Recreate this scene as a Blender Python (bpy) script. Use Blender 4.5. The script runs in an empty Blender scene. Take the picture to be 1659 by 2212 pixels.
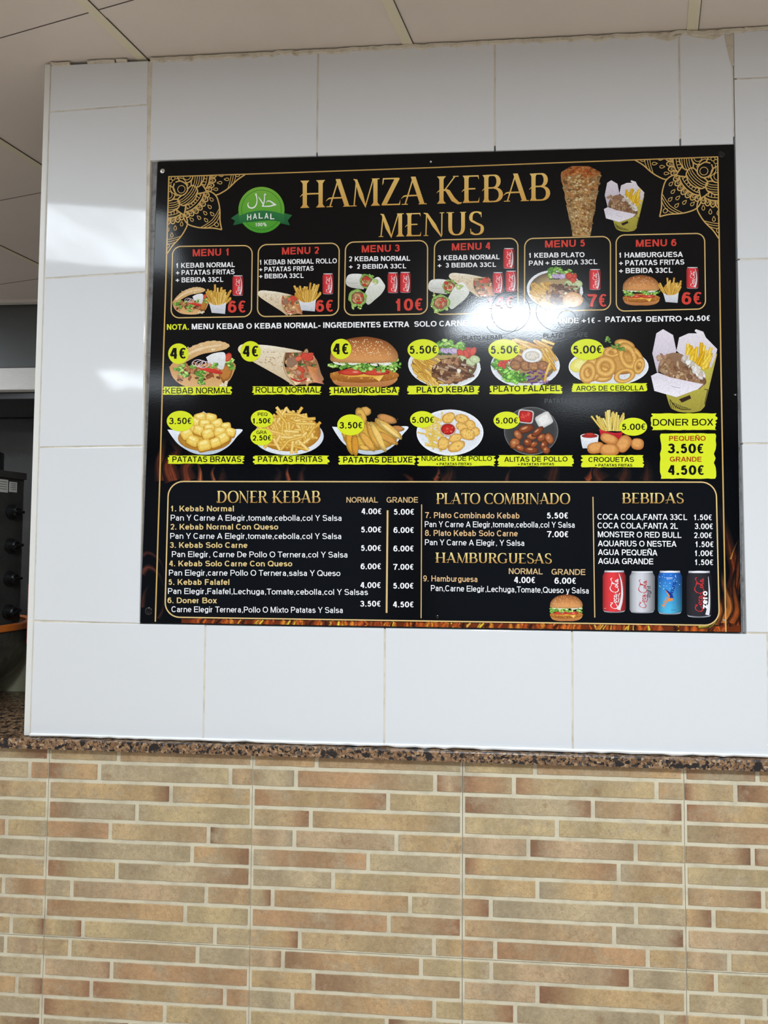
import bpy, bmesh, math, random
from mathutils import Vector, Matrix

# ------------------------------------------------------------------ camera, light, exposure
sc = bpy.context.scene
COL = sc.collection
CAM = Vector((0.791914, -1.353664, 1.455220))
YAW, PITCH, ROLL, F = 0.084058, 0.051012, 0.007271, 1600.0
FWD = Vector((-math.sin(YAW)*math.cos(PITCH), math.cos(YAW)*math.cos(PITCH), math.sin(PITCH)))
_r = Vector((math.cos(YAW), math.sin(YAW), 0)); _u = _r.cross(FWD)
RIGHT = math.cos(ROLL)*_r + math.sin(ROLL)*_u
UP = -math.sin(ROLL)*_r + math.cos(ROLL)*_u
cd = bpy.data.cameras.new('camera'); cam = bpy.data.objects.new('camera', cd); COL.objects.link(cam)
cd.sensor_fit = 'VERTICAL'; cd.sensor_height = 36.0; cd.lens = 36.0*F/2212.0; cd.clip_start = 0.02
cam.matrix_world = Matrix(((RIGHT.x, UP.x, -FWD.x, CAM.x), (RIGHT.y, UP.y, -FWD.y, CAM.y), (RIGHT.z, UP.z, -FWD.z, CAM.z), (0, 0, 0, 1)))
sc.camera = cam
sc.view_settings.view_transform = 'Standard'; sc.view_settings.look = 'None'; sc.view_settings.gamma = 1.0
sc.view_settings.use_curve_mapping = False
sc.view_settings.exposure = 0.93
LAMP = 28.0                   # radiance of a fully lit ceiling light diffuser
DAY = 0.15                    # radiance of the daylight outside the shop windows
wd = bpy.data.worlds.new('world'); sc.world = wd; wd.use_nodes = True
wd.node_tree.nodes['Background'].inputs[0].default_value = (0.75, 0.87, 1.0, 1)
wd.node_tree.nodes['Background'].inputs[1].default_value = DAY

def W(px, py, y=0.0):
    """the point of the vertical plane y that photograph pixel (px, py) looks at"""
    d = FWD*F + RIGHT*(px-829.5) - UP*(py-1106.0)
    return CAM + d*((y-CAM.y)/d.y)
def WZ(px, py, z):
    d = FWD*F + RIGHT*(px-829.5) - UP*(py-1106.0)
    return CAM + d*((z-CAM.z)/d.z)

# ------------------------------------------------------------------ materials
def lin(c): c = c/255.0; return c/12.92 if c <= .04045 else ((c+.055)/1.055)**2.4
def L3(c): return (lin(c[0]), lin(c[1]), lin(c[2]), 1.0)
def mat(name, col=(128, 128, 128), rough=.5, metal=0.0, spec=.5, attr=False, noise=None, bump=None, emit=None, coat=0.0, mulnoise=None, emitnoise=False):
    m = bpy.data.materials.new(name); m.use_nodes = True
    nt = m.node_tree; b = nt.nodes['Principled BSDF']
    b.inputs['Base Color'].default_value = L3(col); b.inputs['Roughness'].default_value = rough
    b.inputs['Metallic'].default_value = metal; b.inputs['Specular IOR Level'].default_value = spec
    b.inputs['Coat Weight'].default_value = coat; b.inputs['Coat Roughness'].default_value = .085
    tc = nt.nodes.new('ShaderNodeTexCoord')
    out = None
    if attr:
        a = nt.nodes.new('ShaderNodeVertexColor'); a.layer_name = 'Col'; out = a.outputs['Color']
    def nz(scale, detail=4, rough_=.6, stretch=None):
        n = nt.nodes.new('ShaderNodeTexNoise'); n.inputs['Scale'].default_value = scale
        n.inputs['Detail'].default_value = detail; n.inputs['Roughness'].default_value = rough_
        if stretch:
            mp = nt.nodes.new('ShaderNodeMapping'); mp.inputs['Scale'].default_value = stretch
            nt.links.new(tc.outputs['Object'], mp.inputs['Vector']); nt.links.new(mp.outputs['Vector'], n.inputs['Vector'])
        else: nt.links.new(tc.outputs['Object'], n.inputs['Vector'])
        return n
    if noise:   # (scale, colour b, lo, hi): mix towards a second colour
        for (s, cb, lo, hi, *st) in noise:
            n = nz(s, 5, .65, st[0] if st else None)
            r = nt.nodes.new('ShaderNodeMapRange'); r.inputs['From Min'].default_value = lo; r.inputs['From Max'].default_value = hi
            nt.links.new(n.outputs['Fac'], r.inputs['Value'])
            mx = nt.nodes.new('ShaderNodeMix'); mx.data_type = 'RGBA'
            nt.links.new(r.outputs['Result'], mx.inputs['Factor'])
            if out: nt.links.new(out, mx.inputs['A'])
            else: mx.inputs['A'].default_value = L3(col)
            mx.inputs['B'].default_value = L3(cb); out = mx.outputs['Result']
    if mulnoise:
        for (s, lo, hi) in mulnoise:
            n = nz(s, 6, .7)
            r = nt.nodes.new('ShaderNodeMapRange'); r.inputs['From Min'].default_value = .3; r.inputs['From Max'].default_value = .7
            r.inputs['To Min'].default_value = lo; r.inputs['To Max'].default_value = hi
            nt.links.new(n.outputs['Fac'], r.inputs['Value'])
            mx = nt.nodes.new('ShaderNodeMix'); mx.data_type = 'RGBA'; mx.blend_type = 'MULTIPLY'; mx.inputs['Factor'].default_value = 1
            if out: nt.links.new(out, mx.inputs['A'])
            else: mx.inputs['A'].default_value = L3(col)
            nt.links.new(r.outputs['Result'], mx.inputs['B']); out = mx.outputs['Result']
    if out: nt.links.new(out, b.inputs['Base Color'])
    if bump:
        prev = None
        for (s, dist, *st) in bump:
            n = nz(s, 3, .5, st[0] if st else None); bp = nt.nodes.new('ShaderNodeBump'); bp.inputs['Distance'].default_value = dist
            bp.inputs['Strength'].default_value = 1.0
            nt.links.new(n.outputs['Fac'], bp.inputs['Height'])
            if prev: nt.links.new(prev.outputs['Normal'], bp.inputs['Normal'])
            prev = bp
        nt.links.new(prev.outputs['Normal'], b.inputs['Normal'])
        if coat: nt.links.new(prev.outputs['Normal'], b.inputs['Coat Normal'])
    if emit:
        b.inputs['Emission Color'].default_value = L3(emit[0]); b.inputs['Emission Strength'].default_value = emit[1]
        if emitnoise:      # crumpled film behind the diffuser
            n = nz(7, 6, .6, (1, .25, 1)); r = nt.nodes.new('ShaderNodeMapRange'); r.inputs['From Min'].default_value = .4; r.inputs['From Max'].default_value = .6
            r.inputs['To Min'].default_value = emit[1]*.7; r.inputs['To Max'].default_value = emit[1]*1.25
            nt.links.new(n.outputs['Fac'], r.inputs['Value']); nt.links.new(r.outputs['Result'], b.inputs['Emission Strength'])
    return m

M = {}
PRB = [(420, .00003), (1500, .000006)]
PSP = .06
M['panel'] = mat('printed_black', (2, 3, 7), .24, spec=PSP, coat=.42, bump=PRB)
M['print'] = mat('printed_ink', attr=True, rough=.24, spec=PSP, coat=.42, bump=PRB)
M['food'] = mat('printed_photograph', attr=True, rough=.24, spec=PSP, coat=.42, bump=PRB, mulnoise=[(330, .86, 1.16), (900, .88, 1.12)])
M['flame'] = mat('printed_flames', attr=True, rough=.24, spec=PSP, coat=.42, bump=PRB, mulnoise=[(60, .7, 1.3)])
M['relief'] = mat('relief_black', (10, 13, 18), .42)
M['glaze'] = mat('white_glazed_tile', (222, 224, 226), .06, bump=[(5, .0007)])
M['grout'] = mat('beige_grout', (222, 214, 198), .8, noise=[(30, (196, 186, 168), .45, .7)])
M['caulk'] = mat('cream_caulk', (205, 196, 178), .7, noise=[(60, (165, 152, 132), .5, .75)])
M['silicone'] = mat('white_silicone', (245, 244, 240), .4)
M['whitetrim'] = mat('white_plastic_trim', (226, 225, 220), .35)
M['adhesive'] = mat('grey_adhesive', (150, 150, 150), .8, noise=[(40, (110, 108, 106), .45, .65), (200, (190, 190, 190), .6, .75)])
M['brick'] = mat('brick_tile', attr=True, rough=.55, noise=[(22, (178, 160, 130), .5, .72), (34, (150, 118, 84), .58, .78), (520, (120, 98, 72), .56, .72), (420, (214, 202, 168), .66, .78)], mulnoise=[(110, .82, 1.12), (700, .86, 1.1), (28, .92, 1.06)], bump=[(240, .0009), (60, .0006)])
M['brickgrout'] = mat('brick_grout', (212, 203, 178), .8, noise=[(25, (190, 180, 156), .45, .7)], bump=[(500, .0003)])
M['ceil'] = mat('ceiling_board', (212, 202, 192), .8, mulnoise=[(2.5, .95, 1.04)])
M['tbar'] = mat('cream_grid_bar', (214, 206, 180), .5)
M['dark'] = mat('joint_dirt_and_shade', (34, 28, 24), .9)  # dirt and the shade inside the open brick tile joints, both as colour
M['joint'] = mat('grid_gap_shade', (86, 76, 68), .9)  # shade of the narrow gaps beside the grid bars, painted as strips
M['steel'] = mat('grey_steel', (74, 73, 71), .45, .5, noise=[(12, (58, 57, 55), .45, .7)])
M['bright'] = mat('brushed_steel', (246, 244, 240), .5, 0.0, bump=[(30, .002, (1, 1, 8))])
M['hood'] = mat('dark_hood_steel', (86, 88, 88), .4, .4)
M['blacktile'] = mat('black_glossy_wall', (20, 21, 24), .25, noise=[(6, (44, 44, 46), .5, .75)])
M['knob'] = mat('black_knob', (16, 16, 17), .4)
M['plate'] = mat('label_paper', (188, 184, 176), .6)
M['ink'] = mat('label_ink', (92, 92, 92), .6)
M['orange'] = mat('orange_enamel', (196, 104, 36), .35, noise=[(18, (120, 92, 84), .5, .7)])
M['pan'] = mat('stained_steel', (110, 108, 100), .38, .7, noise=[(14, (76, 72, 66), .42, .68)], bump=[(20, .002)])
M['cream'] = mat('cream_upstand', (196, 192, 160), .6)
M['red'] = mat('red_rubber', (140, 54, 36), .5)
M['chrome'] = mat('chrome_screw', (220, 222, 225), .15, 1.0)
M['capblack'] = mat('black_screw_cap', (10, 10, 12), .15)
M['floor'] = mat('pale_brown_floor_tile', (226, 210, 196), .5, noise=[(3, (208, 192, 176), .4, .65)])
M['paint'] = mat('pale_wall_paint', (210, 204, 196), .8)
M['dusk'] = mat('brown_wall_paint', (120, 106, 94), .8)
M['frame'] = mat('white_light_frame', (232, 232, 230), .5)
M['diff'] = mat('light_diffuser', (240, 240, 240), .5, emit=((233, 245, 255), LAMP*.8))
M['strong'] = mat('bright_light_diffuser', (240, 240, 240), .5, emit=((233, 245, 255), LAMP*1.55))
M['dim'] = mat('dim_light_diffuser', (240, 240, 240), .5, emit=((233, 245, 255), LAMP*.16), emitnoise=True)
M['winframe'] = mat('aluminium_window_frame', (120, 122, 126), .4, .6)
# granite
gm = bpy.data.materials.new('brown_granite'); gm.use_nodes = True; nt = gm.node_tree; gb = nt.nodes['Principled BSDF']
gb.inputs['Roughness'].default_value = .3
tc = nt.nodes.new('ShaderNodeTexCoord')
def vor(scale):
    nn = nt.nodes.new('ShaderNodeTexNoise'); nn.inputs['Scale'].default_value = scale*.8; nn.inputs['Detail'].default_value = 3
    nt.links.new(tc.outputs['Object'], nn.inputs['Vector'])
    ad = nt.nodes.new('ShaderNodeMix'); ad.data_type = 'RGBA'; ad.blend_type = 'LINEAR_LIGHT'; ad.inputs['Factor'].default_value = .006
    nt.links.new(tc.outputs['Object'], ad.inputs['A']); nt.links.new(nn.outputs['Color'], ad.inputs['B'])
    v = nt.nodes.new('ShaderNodeTexVoronoi'); v.inputs['Scale'].default_value = scale
    nt.links.new(ad.outputs['Result'], v.inputs['Vector']); return v
v1 = vor(250)
cr = nt.nodes.new('ShaderNodeValToRGB'); cr.color_ramp.interpolation = 'CONSTANT'
sep = nt.nodes.new('ShaderNodeSeparateColor'); nt.links.new(v1.outputs['Color'], sep.inputs['Color'])
nt.links.new(sep.outputs['Red'], cr.inputs['Fac'])
els = cr.color_ramp.elements
stops = [(0, (24, 22, 24)), (.14, (56, 46, 40)), (.26, (132, 100, 72)), (.46, (150, 118, 86)), (.68, (112, 84, 60)), (.86, (176, 150, 120)), (.93, (84, 78, 76))]
els[0].position = 0; els[0].color = L3(stops[0][1]); els[1].position = stops[1][0]; els[1].color = L3(stops[1][1])
for p_, c_ in stops[2:]:
    e = els.new(p_); e.color = L3(c_)
v2 = nt.nodes.new('ShaderNodeTexNoise'); v2.inputs['Scale'].default_value = 60; v2.inputs['Detail'].default_value = 2
nt.links.new(tc.outputs['Object'], v2.inputs['Vector'])
mr = nt.nodes.new('ShaderNodeMapRange'); mr.inputs['From Min'].default_value = .56; mr.inputs['From Max'].default_value = .62
nt.links.new(v2.outputs['Fac'], mr.inputs['Value'])
mx = nt.nodes.new('ShaderNodeMix'); mx.data_type = 'RGBA'; nt.links.new(mr.outputs['Result'], mx.inputs['Factor'])
nt.links.new(cr.outputs['Color'], mx.inputs['A']); mx.inputs['B'].default_value = L3((38, 34, 35))
nt.links.new(mx.outputs['Result'], gb.inputs['Base Color'])
M['granite'] = gm

# ------------------------------------------------------------------ mesh helpers
def tag(o, label=None, cat=None, group=None, kind=None):
    if label: o['label'] = label
    if cat: o['category'] = cat
    if group: o['group'] = group
    if kind: o['kind'] = kind
    return o
def empty(name, loc=(0, 0, 0)):
    o = bpy.data.objects.new(name, None); COL.objects.link(o); o.location = loc; o.empty_display_size = .05
    return o
class MB:
    """collects faces in world coordinates, then links them as one object"""
    def __init__(s): s.v = []; s.f = []; s.c = []; s.m = []; s.sm = []
    def face(s, pts, col=None, mi=0, smooth=False):
        i = len(s.v); s.v += [tuple(p) for p in pts]; s.f.append(tuple(range(i, i+len(pts))))
        if col is None: col = (1, 1, 1, 1)
        s.c.append(col if isinstance(col, list) else [col]*len(pts)); s.m.append(mi); s.sm.append(smooth)
    def box(s, a, b, mi=0, col=None):
        (x0, y0, z0), (x1, y1, z1) = a, b
        P = [(x0,y0,z0),(x1,y0,z0),(x1,y1,z0),(x0,y1,z0),(x0,y0,z1),(x1,y0,z1),(x1,y1,z1),(x0,y1,z1)]
        for q in ((0,3,2,1),(4,5,6,7),(0,1,5,4),(1,2,6,5),(2,3,7,6),(3,0,4,7)): s.face([P[k] for k in q], col, mi)
    def bbox(s, a, b, ch=.002, mi=0):
        """box with chamfered edges"""
        bm = bmesh.new(); bmesh.ops.create_cube(bm, size=1)
        for v in bm.verts: v.co = Vector([(a[k]+b[k])/2 + v.co[k]*(b[k]-a[k]) for k in range(3)])
        bmesh.ops.bevel(bm, geom=bm.edges[:], offset=ch, segments=2, profile=.5, affect='EDGES')
        for f in bm.faces: s.face([v.co.copy() for v in f.verts], None, mi)
        bm.free()
    def lathe(s, prof, c, n=40, mi=0, axis='z', smooth=True, R=None):
        rings = []
        for (r, h) in prof:
            ring = []
            for k in range(n):
                a = 2*math.pi*k/n
                p = Vector((r*math.cos(a), r*math.sin(a), h))
                if R: p = R @ p
                ring.append(Vector(c)+p)
            rings.append(ring)
        for i in range(len(rings)-1):
            for k in range(n):
                q = [rings[i][k], rings[i][(k+1) % n], rings[i+1][(k+1) % n], rings[i+1][k]]
                s.face(q, None, mi, smooth)
    def build(s, name, mats, parent=None, weld=False):
        me = bpy.data.meshes.new(name)
        org = Vector((0, 0, 0))
        if parent is not None:
            q = parent
            while q is not None: org += q.location; q = q.parent
        elif s.v:
            xs = [p[0] for p in s.v]; ys = [p[1] for p in s.v]; zs = [p[2] for p in s.v]
            org = Vector(((min(xs)+max(xs))/2, (min(ys)+max(ys))/2, min(zs)))
        o = bpy.data.objects.new(name, me); COL.objects.link(o)
        if parent is not None: o.parent = parent; loc = Vector((0, 0, 0))
        else: o.location = org
        me.from_pydata([(p[0]-org.x, p[1]-org.y, p[2]-org.z) for p in s.v], [], s.f)
        ca = me.color_attributes.new('Col', 'FLOAT_COLOR', 'CORNER')
        flat = []
        for cl in s.c:
            for c in cl: flat += list(c)
        ca.data.foreach_set('color', flat)
        if not isinstance(mats, (list, tuple)): mats = [mats]
        for m in mats: me.materials.append(m)
        me.polygons.foreach_set('material_index', s.m)
        me.polygons.foreach_set('use_smooth', s.sm)
        if weld:
            bm = bmesh.new(); bm.from_mesh(me); bmesh.ops.remove_doubles(bm, verts=bm.verts[:], dist=1e-5); bm.to_mesh(me); bm.free()
        me.update()
        return o
    def tri_wind(s): pass

# ------------------------------------------------------------------ the room
def slab(name, a, b, m):
    k = MB(); k.box(a, b); return tag(k.build(name, m), kind='structure')
slab('floor', (-2.7, -5.1, -.1), (4.3, 1.9, 0), M['floor'])
slab('wall_left', (-2.8, -5.1, 0), (-2.7, 1.9, 2.6), M['paint'])
slab('wall_right', (4.3, -5.1, 0), (4.4, 1.9, 2.6), M['paint'])
ZC = 2.4114
# shop front behind the photographer: two big panes and a door opening of daylight
wb = MB()
wb.box((-2.7, -5.1, 0), (4.3, -5.0, .45)); wb.box((-2.7, -5.1, 2.25), (4.3, -5.0, 2.6))
for x0, x1 in ((-2.7, -2.2), (.35, .65), (3.2, 4.3)): wb.box((x0, -5.1, .45), (x1, -5.0, 2.25))
tag(wb.build('wall_back', M['dusk']), kind='structure')
for i, (x0, x1) in enumerate(((-2.2, .35), (.65, 3.2))):
    k = MB(); t = .05
    for a, b in (((x0, -5.08, .45), (x1, -5.0, .45+t)), ((x0, -5.08, 2.25-t), (x1, -5.0, 2.25)), ((x0, -5.08, .45+t), (x0+t, -5.0, 2.25-t)), ((x1-t, -5.08, .45+t), (x1, -5.0, 2.25-t)), (((x0+x1)/2-.02, -5.07, .45+t), ((x0+x1)/2+.02, -5.01, 2.25-t))): k.box(a, b)
    tag(k.build('window_%d' % (i+1), M['winframe']), kind='structure')

# ceiling: boards in a grid that runs about fifteen degrees off the wall
G0 = Vector((.165, -.118, 0)); AE = math.radians(-14.5)
E1 = Vector((math.cos(AE), math.sin(AE), 0)); E2 = Vector((-math.sin(AE), math.cos(AE), 0)); GP = .505
k = MB()
k.box((-2.7, -5.1, ZC), (4.3, 1.40, ZC+.03))
def gstrip(o, d, l0, l1, w, z, mi, th=.0015, off=0.0):
    n = Vector((-d.y, d.x, 0)); a = o + d*l0 + n*(off-w/2); b = o + d*l1 + n*(off-w/2); c = b + n*w; e = a + n*w
    lo = [Vector((p.x, p.y, z-th)) for p in (a, b, c, e)]; hi = [Vector((p.x, p.y, z)) for p in (a, b, c, e)]
    k.face(lo, None, mi)
    for j in range(4): k.face([lo[j], lo[(j+1) % 4], hi[(j+1) % 4], hi[j]], None, mi)
for i in range(-6, 10):
    o = G0 + E1*(GP*i)
    l0, l1 = -6, 6
    # clip each bar to the ceiling rectangle
    def clip(o, d):
        t0, t1 = -9.0, 9.0
        for c, lo, hi in ((0, -2.68, 4.28), (1, -4.98, 1.33)):
            if abs(d[c]) < 1e-6: continue
            a, b = (lo-o[c])/d[c], (hi-o[c])/d[c]
            if a > b: a, b = b, a
            t0, t1 = max(t0, a), min(t1, b)
        return t0, t1
    t0, t1 = clip(o, E2)
    if t1 > t0:
        vis = .0195
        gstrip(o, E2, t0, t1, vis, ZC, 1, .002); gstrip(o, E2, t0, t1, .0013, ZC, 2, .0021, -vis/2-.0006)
for j in range(-13, 6):
    o = G0 + E2*(GP*j); t0, t1 = clip(o, E1)
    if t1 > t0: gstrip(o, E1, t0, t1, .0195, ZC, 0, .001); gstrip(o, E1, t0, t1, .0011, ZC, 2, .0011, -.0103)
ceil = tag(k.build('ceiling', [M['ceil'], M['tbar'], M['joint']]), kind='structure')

def ceiling_light(i, j, label, m='diff', gi=1, gj=1):
    a = G0 + E1*(GP*i+.012) + E2*(GP*j+.012); sx, sy = GP*gi-.024, GP*gj-.024
    c = a + E1*sx/2 + E2*sy/2
    root = tag(empty('ceiling_light', (c.x, c.y, ZC-.001)), label, 'ceiling light', 'square light panels in the ceiling grid')
    def pt(u, v, z): p = a + E1*u + E2*v; return (p.x, p.y, z)
    fr = MB(); b = .018; z0, z1 = ZC-.002, ZC-.012
    for (u0, v0, u1, v1) in ((0, 0, sx, b), (0, sy-b, sx, sy), (0, b, b, sy-b), (sx-b, b, sx, sy-b)):
        P = [pt(u0, v0, z1), pt(u1, v0, z1), pt(u1, v1, z1), pt(u0, v1, z1)]; Q = [pt(u0, v0, z0), pt(u1, v0, z0), pt(u1, v1, z0), pt(u0, v1, z0)]
        fr.face(P[::-1]); fr.face(Q)
        for q in range(4): fr.face([P[q], P[(q+1) % 4], Q[(q+1) % 4], Q[q]])
    fr.build('frame', M['frame'], root)
    df = MB(); z = ZC-.009
    df.face([pt(b, b, z), pt(b, sy-b, z), pt(sx-b, sy-b, z), pt(sx-b, b, z)])
    df.build('diffuser', M[m], root)
for i, j, l, m in ((-1, -2, 'dim square ceiling light panel nearest the left end of the white tiled wall', 'dim'), (2, -3, 'square ceiling light panel above the spot where the menu is read from', 'strong'),
                (-1.3, -6, 'square ceiling light panel half way back to the shop window on the left', 'dim'), (4, -6, 'square ceiling light panel half way back to the shop window on the right', 'dim'),
                (-4, -3, 'added unseen square ceiling light panel beside the left hand wall of the shop', 'diff'), (-5, 0, 'added unseen square ceiling light panel over the kitchen beyond the kebab grill', 'diff'), (5, -2, 'square ceiling light panel nearest the right end of the white tiled wall', 'diff')):  # left wall and kitchen panels are added out of view as fill light
    ceiling_light(i, j, l, m)

# ------------------------------------------------------------------ white tiled wall with the recess for the menu
XL, XR = 0.0, 2.6
core = MB()
core.box((.004, .011, 1.1), (XR, .12, 2.4042))           # wall body, its face is the floor of the recess
OPL = [W(319, 345), W(301, 1345)]; OPR = [W(1588, 309), W(1613, 1367)]
def tile(k, quad, y0=0.0, y1=.0112, ch=.0012, mi=0, tilt=(0, 0)):
    """quad: four (x, z) counter-clockwise from lower left, cushion-edged"""
    cx = sum(p[0] for p in quad)/4; cz = sum(p[1] for p in quad)/4
    def yy(x, z): return y0 + (x-cx)*tilt[0] + (z-cz)*tilt[1]
    sg = ((1, 1), (-1, 1), (-1, -1), (1, -1))
    f = [(x+sx*ch, yy(x, z), z+sz*ch) for (x, z), (sx, sz) in zip(quad, sg)]
    m_ = [(x+sx*ch*.25, yy(x, z)+ch*.3, z+sz*ch*.25) for (x, z), (sx, sz) in zip(quad, sg)]
    o = [(x, yy(x, z)+ch, z) for x, z in quad]; b = [(x, y1, z) for x, z in quad]
    k.face(f, None, mi)
    for A, B in ((f, m_), (m_, o), (o, b)):
        for j in range(4): k.face([A[j], B[j], B[(j+1) % 4], A[(j+1) % 4]], None, mi)
rnd = random.Random(3)
ZJ = [2.3140, 1.9810, 1.6480, 1.3145]
g = .0014
wt = MB()
def ol(z): t = (z-OPL[1].z)/(OPL[0].z-OPL[1].z); return OPL[1].x + (OPL[0].x-OPL[1].x)*t
def orr(z): t = (z-OPR[1].z)/(OPR[0].z-OPR[1].z); return OPR[1].x + (OPR[0].x-OPR[1].x)*t
ZT = 2.4045; ZB = 1.1035
zt_l, zt_r = OPL[0].z, OPR[0].z
def T(quad, t=.0012): tile(wt, quad, tilt=(rnd.uniform(-t, t), rnd.uniform(-t, t)))
# left column (its top piece is beside the full top row)
xl = .0128
for i, (zb, zt) in enumerate(((ZJ[0]+g, ZT), (ZJ[1]+g, ZJ[0]-g), (ZJ[2]+g, ZJ[1]-g), (ZJ[3]+g, ZJ[2]-g))):
    xa = .209 if zb > 2.1 else None
    rb = ol(zb) if zb < 2.2 else .2095; rt = ol(zt) if zt < 2.2 else .2095
    if i == 1: rb, rt = ol(zb), .2105
    slope = .0045 if i in (0, 1, 2) else 0
    sb = {0: .0032, 1: .004, 2: .0012, 3: -.0015}[i]; st = {0: 0, 1: .0032, 2: .004, 3: .0012}[i]
    T([(xl, zb-sb), (rb, zb+sb), (rt, zt+st), (xl, zt-st)], .0006)
# top row above the menu
xs = [.2165, .5451, .8800, 1.2151, 1.3095]
def ztop(x): return zt_l + (zt_r-zt_l)*(x-OPL[0].x)/(OPR[0].x-OPL[0].x) - .001
for a, b in zip(xs[:-1], xs[1:]): T([(a+g, ztop(a)), (b-g, ztop(b)), (b-g, ZT), (a+g, ZT)])
# right column
for i, (zb, zt) in enumerate(((ZJ[0]+g+.002, ZT), (ZJ[1]+g, ZJ[0]-g+.002), (ZJ[2]+g, ZJ[1]-g), (ZJ[3]+g, ZJ[2]-g))):
    lb, lt = max(orr(zb), 1.3118), max(orr(min(zt, 2.2)), 1.3118)
    T([(lb, zb), (1.6435, zb), (1.6435, zt), (lt, zt)], .0006)
    T([(1.6465, zb), (1.98, zb), (1.98, zt), (1.6465, zt)]); T([(1.983, zb), (2.316, zb), (2.316, zt), (1.983, zt)]); T([(2.319, zb), (XR, zb), (XR, zt), (2.319, zt)])
# bottom row
xb = [xl-g, .3458, .6809, 1.0160, 1.3511, 1.6862, 2.0213, 2.3564, XR]
for a, b in zip(xb[:-1], xb[1:]):
    zta = ZJ[3]-g - (.0005 if a > .3 else 0)
    T([(a+g, ZB), (b-g, ZB), (b-g, zta), (a+g, zta)], .0004)
# grout bed behind the joints (ring around the recess)
gy = .0014
wg = MB()
for a, b in (((.011, gy, 1.1), (.2185, .0108, 2.4040)), ((.218, gy, 2.2085), (1.3105, .0108, 2.4040)), ((1.3165, gy, 1.1), (XR, .0108, 2.4040)), ((.218, gy, 1.1), (1.317, .0108, 1.311))): wt.box(a, b, 1)
wt.v, wt.f = wt.v, wt.f
for fv, fc, fm, fs in zip(core.f, core.c, core.m, core.sm): wt.face([core.v[q] for q in fv], (1, 1, 1, 1), 2)
wall = tag(wt.build('wall_front', [M['glaze'], M['grout'], M['adhesive']]), kind='structure')
# grey reveal lining strips inside the recess left and right, with rough adhesive blobs
rv = MB()
for (pa, pb, pc, pd_) in (((321, 349), (340, 351), (305, 1343), (302, 1343)), ((1589, 420), (1590.5, 420), (1612, 1366), (1604, 1366))):
    A, B, C_, D_ = W(*pa, .0095), W(*pb, .0095), W(*pc, .0095), W(*pd_, .0095)
    n = 26
    for i in range(n):
        t0, t1 = i/n, (i+1)/n
        q = [A.lerp(D_, t0), B.lerp(C_, t0), B.lerp(C_, t1), A.lerp(D_, t1)]
        j = rnd.uniform(0, .0012); rv.face([Vector((p.x, p.y-j, p.z)) for p in q])
tag(rv.build('trim_3', M['adhesive']), kind='structure')
# corner profile at the left end, its edge a thin shadow gap
tr = MB(); tr.bbox((XL, -.0012, 1.1008), (XL+.0113, .12, ZC-.004), .0018)
tag(tr.build('trim_1', M['whitetrim']), kind='structure')
# caulk along the ceiling (broken at the left) and the white silicone bead along the counter
ck = MB()
def bead(x0, x1, z, h, y0=-.003, n=None, jit=.3, mi=0, taper=False):
    n = n or max(3, int((x1-x0)/.012)); prev = None
    for i in range(n+1):
        t = i/n; x = x0+(x1-x0)*t; hh = h*(1+rnd.uniform(-jit, jit)); dz = rnd.uniform(-.15, .15)*h
        if taper: hh *= max(.15, math.sin(math.pi*min(1, t*1.0)))
        cur = [Vector((x, .004, z-hh+dz)), Vector((x, y0, z-hh*.75+dz)), Vector((x, y0-.001, z-hh*.3+dz)), Vector((x, .0, z))]
        if prev:
            for q in range(3): ck.face([prev[q], cur[q], cur[q+1], prev[q+1]], None, mi, True)
        else: ck.face(cur, None, mi)
        prev = cur
    ck.face(prev, None, mi)
bead(.012, .052, ZC-.001, .0085); bead(.088, .143, ZC-.001, .008, jit=.4); bead(.146, .168, ZC-.001, .007)
bead(.215, .60, ZC-.0005, .011); bead(.60, .98, ZC-.0005, .0105); bead(.98, 1.33, ZC-.0005, .012); bead(1.33, XR, ZC-.0005, .008)
bead(1.235, 1.305, ZC-.008, .016, -.0007, jit=.2, taper=True); bead(1.17, 1.22, ZC-.008, .012, -.0007, taper=True)
prev = None
for i in range(13):       # smear down the joint at the upper right
    z = ZC-.012-.06*i/12; w_ = .0125*(1-i/12)**.8+.0012
    cur = (Vector((1.309-w_, -.0006, z)), Vector((1.311, -.0008, z)))
    if prev: ck.face([prev[0], cur[0], cur[1], prev[1]])
    prev = cur
tag(ck.build('trim_2', M['caulk']), kind='structure')
ck = MB(); bead(.0135, XR, 1.1062, .0058, -.0042, n=150, jit=.22)
tag(ck.build('trim_5', M['silicone']), kind='structure')

# ------------------------------------------------------------------ granite counter top
k = MB()
k.bbox((-2.2, -.0175, 1.0805), (XR, .415, 1.0995), .0022)
gr = tag(k.build('granite_countertop', M['granite'], weld=True), 'speckled brown granite counter slab between brick tiles and white tiled wall', 'countertop')

# ------------------------------------------------------------------ brick-look tiled wall under the counter
BY = -.003
ROWY = [1585+0, 1648, 1684.9, 1727.5, 1769.3, 1811.5, 1853, 1896.5, 1937, 1980.2, 2024.5, 2066.3, 2108.5, 2150.7, 2194, 2236, 2278]
_z2, _z10 = W(118, 1684.9, BY).z, W(105, 2023.1, BY).z
pitch = (_z2-_z10)/8
zrow = [_z2 - pitch*(i-2) for i in range(40)]; zrow[0] = 1.0830
PX = [W(-330, 1950, BY).x, W(101, 1820, BY).x, W(542, 1900, BY).x, W(999, 1900, BY).x, W(1480, 1900, BY).x]
while PX[-1] < XR-.36: PX.append(PX[-1]+.353)
PX.append(XR); NL = 6; PX = [PX[0]-.353*q for q in range(NL, 0, -1)] + PX
def z5(u): return u/2.9625
J1 = [[762], [636, 1474], [1095], [878], [706, 1335], [1230], [748], [460, 1321], [1186], [532, 1377], [447, 1265], [715], [585, 1440], [1055], [833]]
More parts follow.
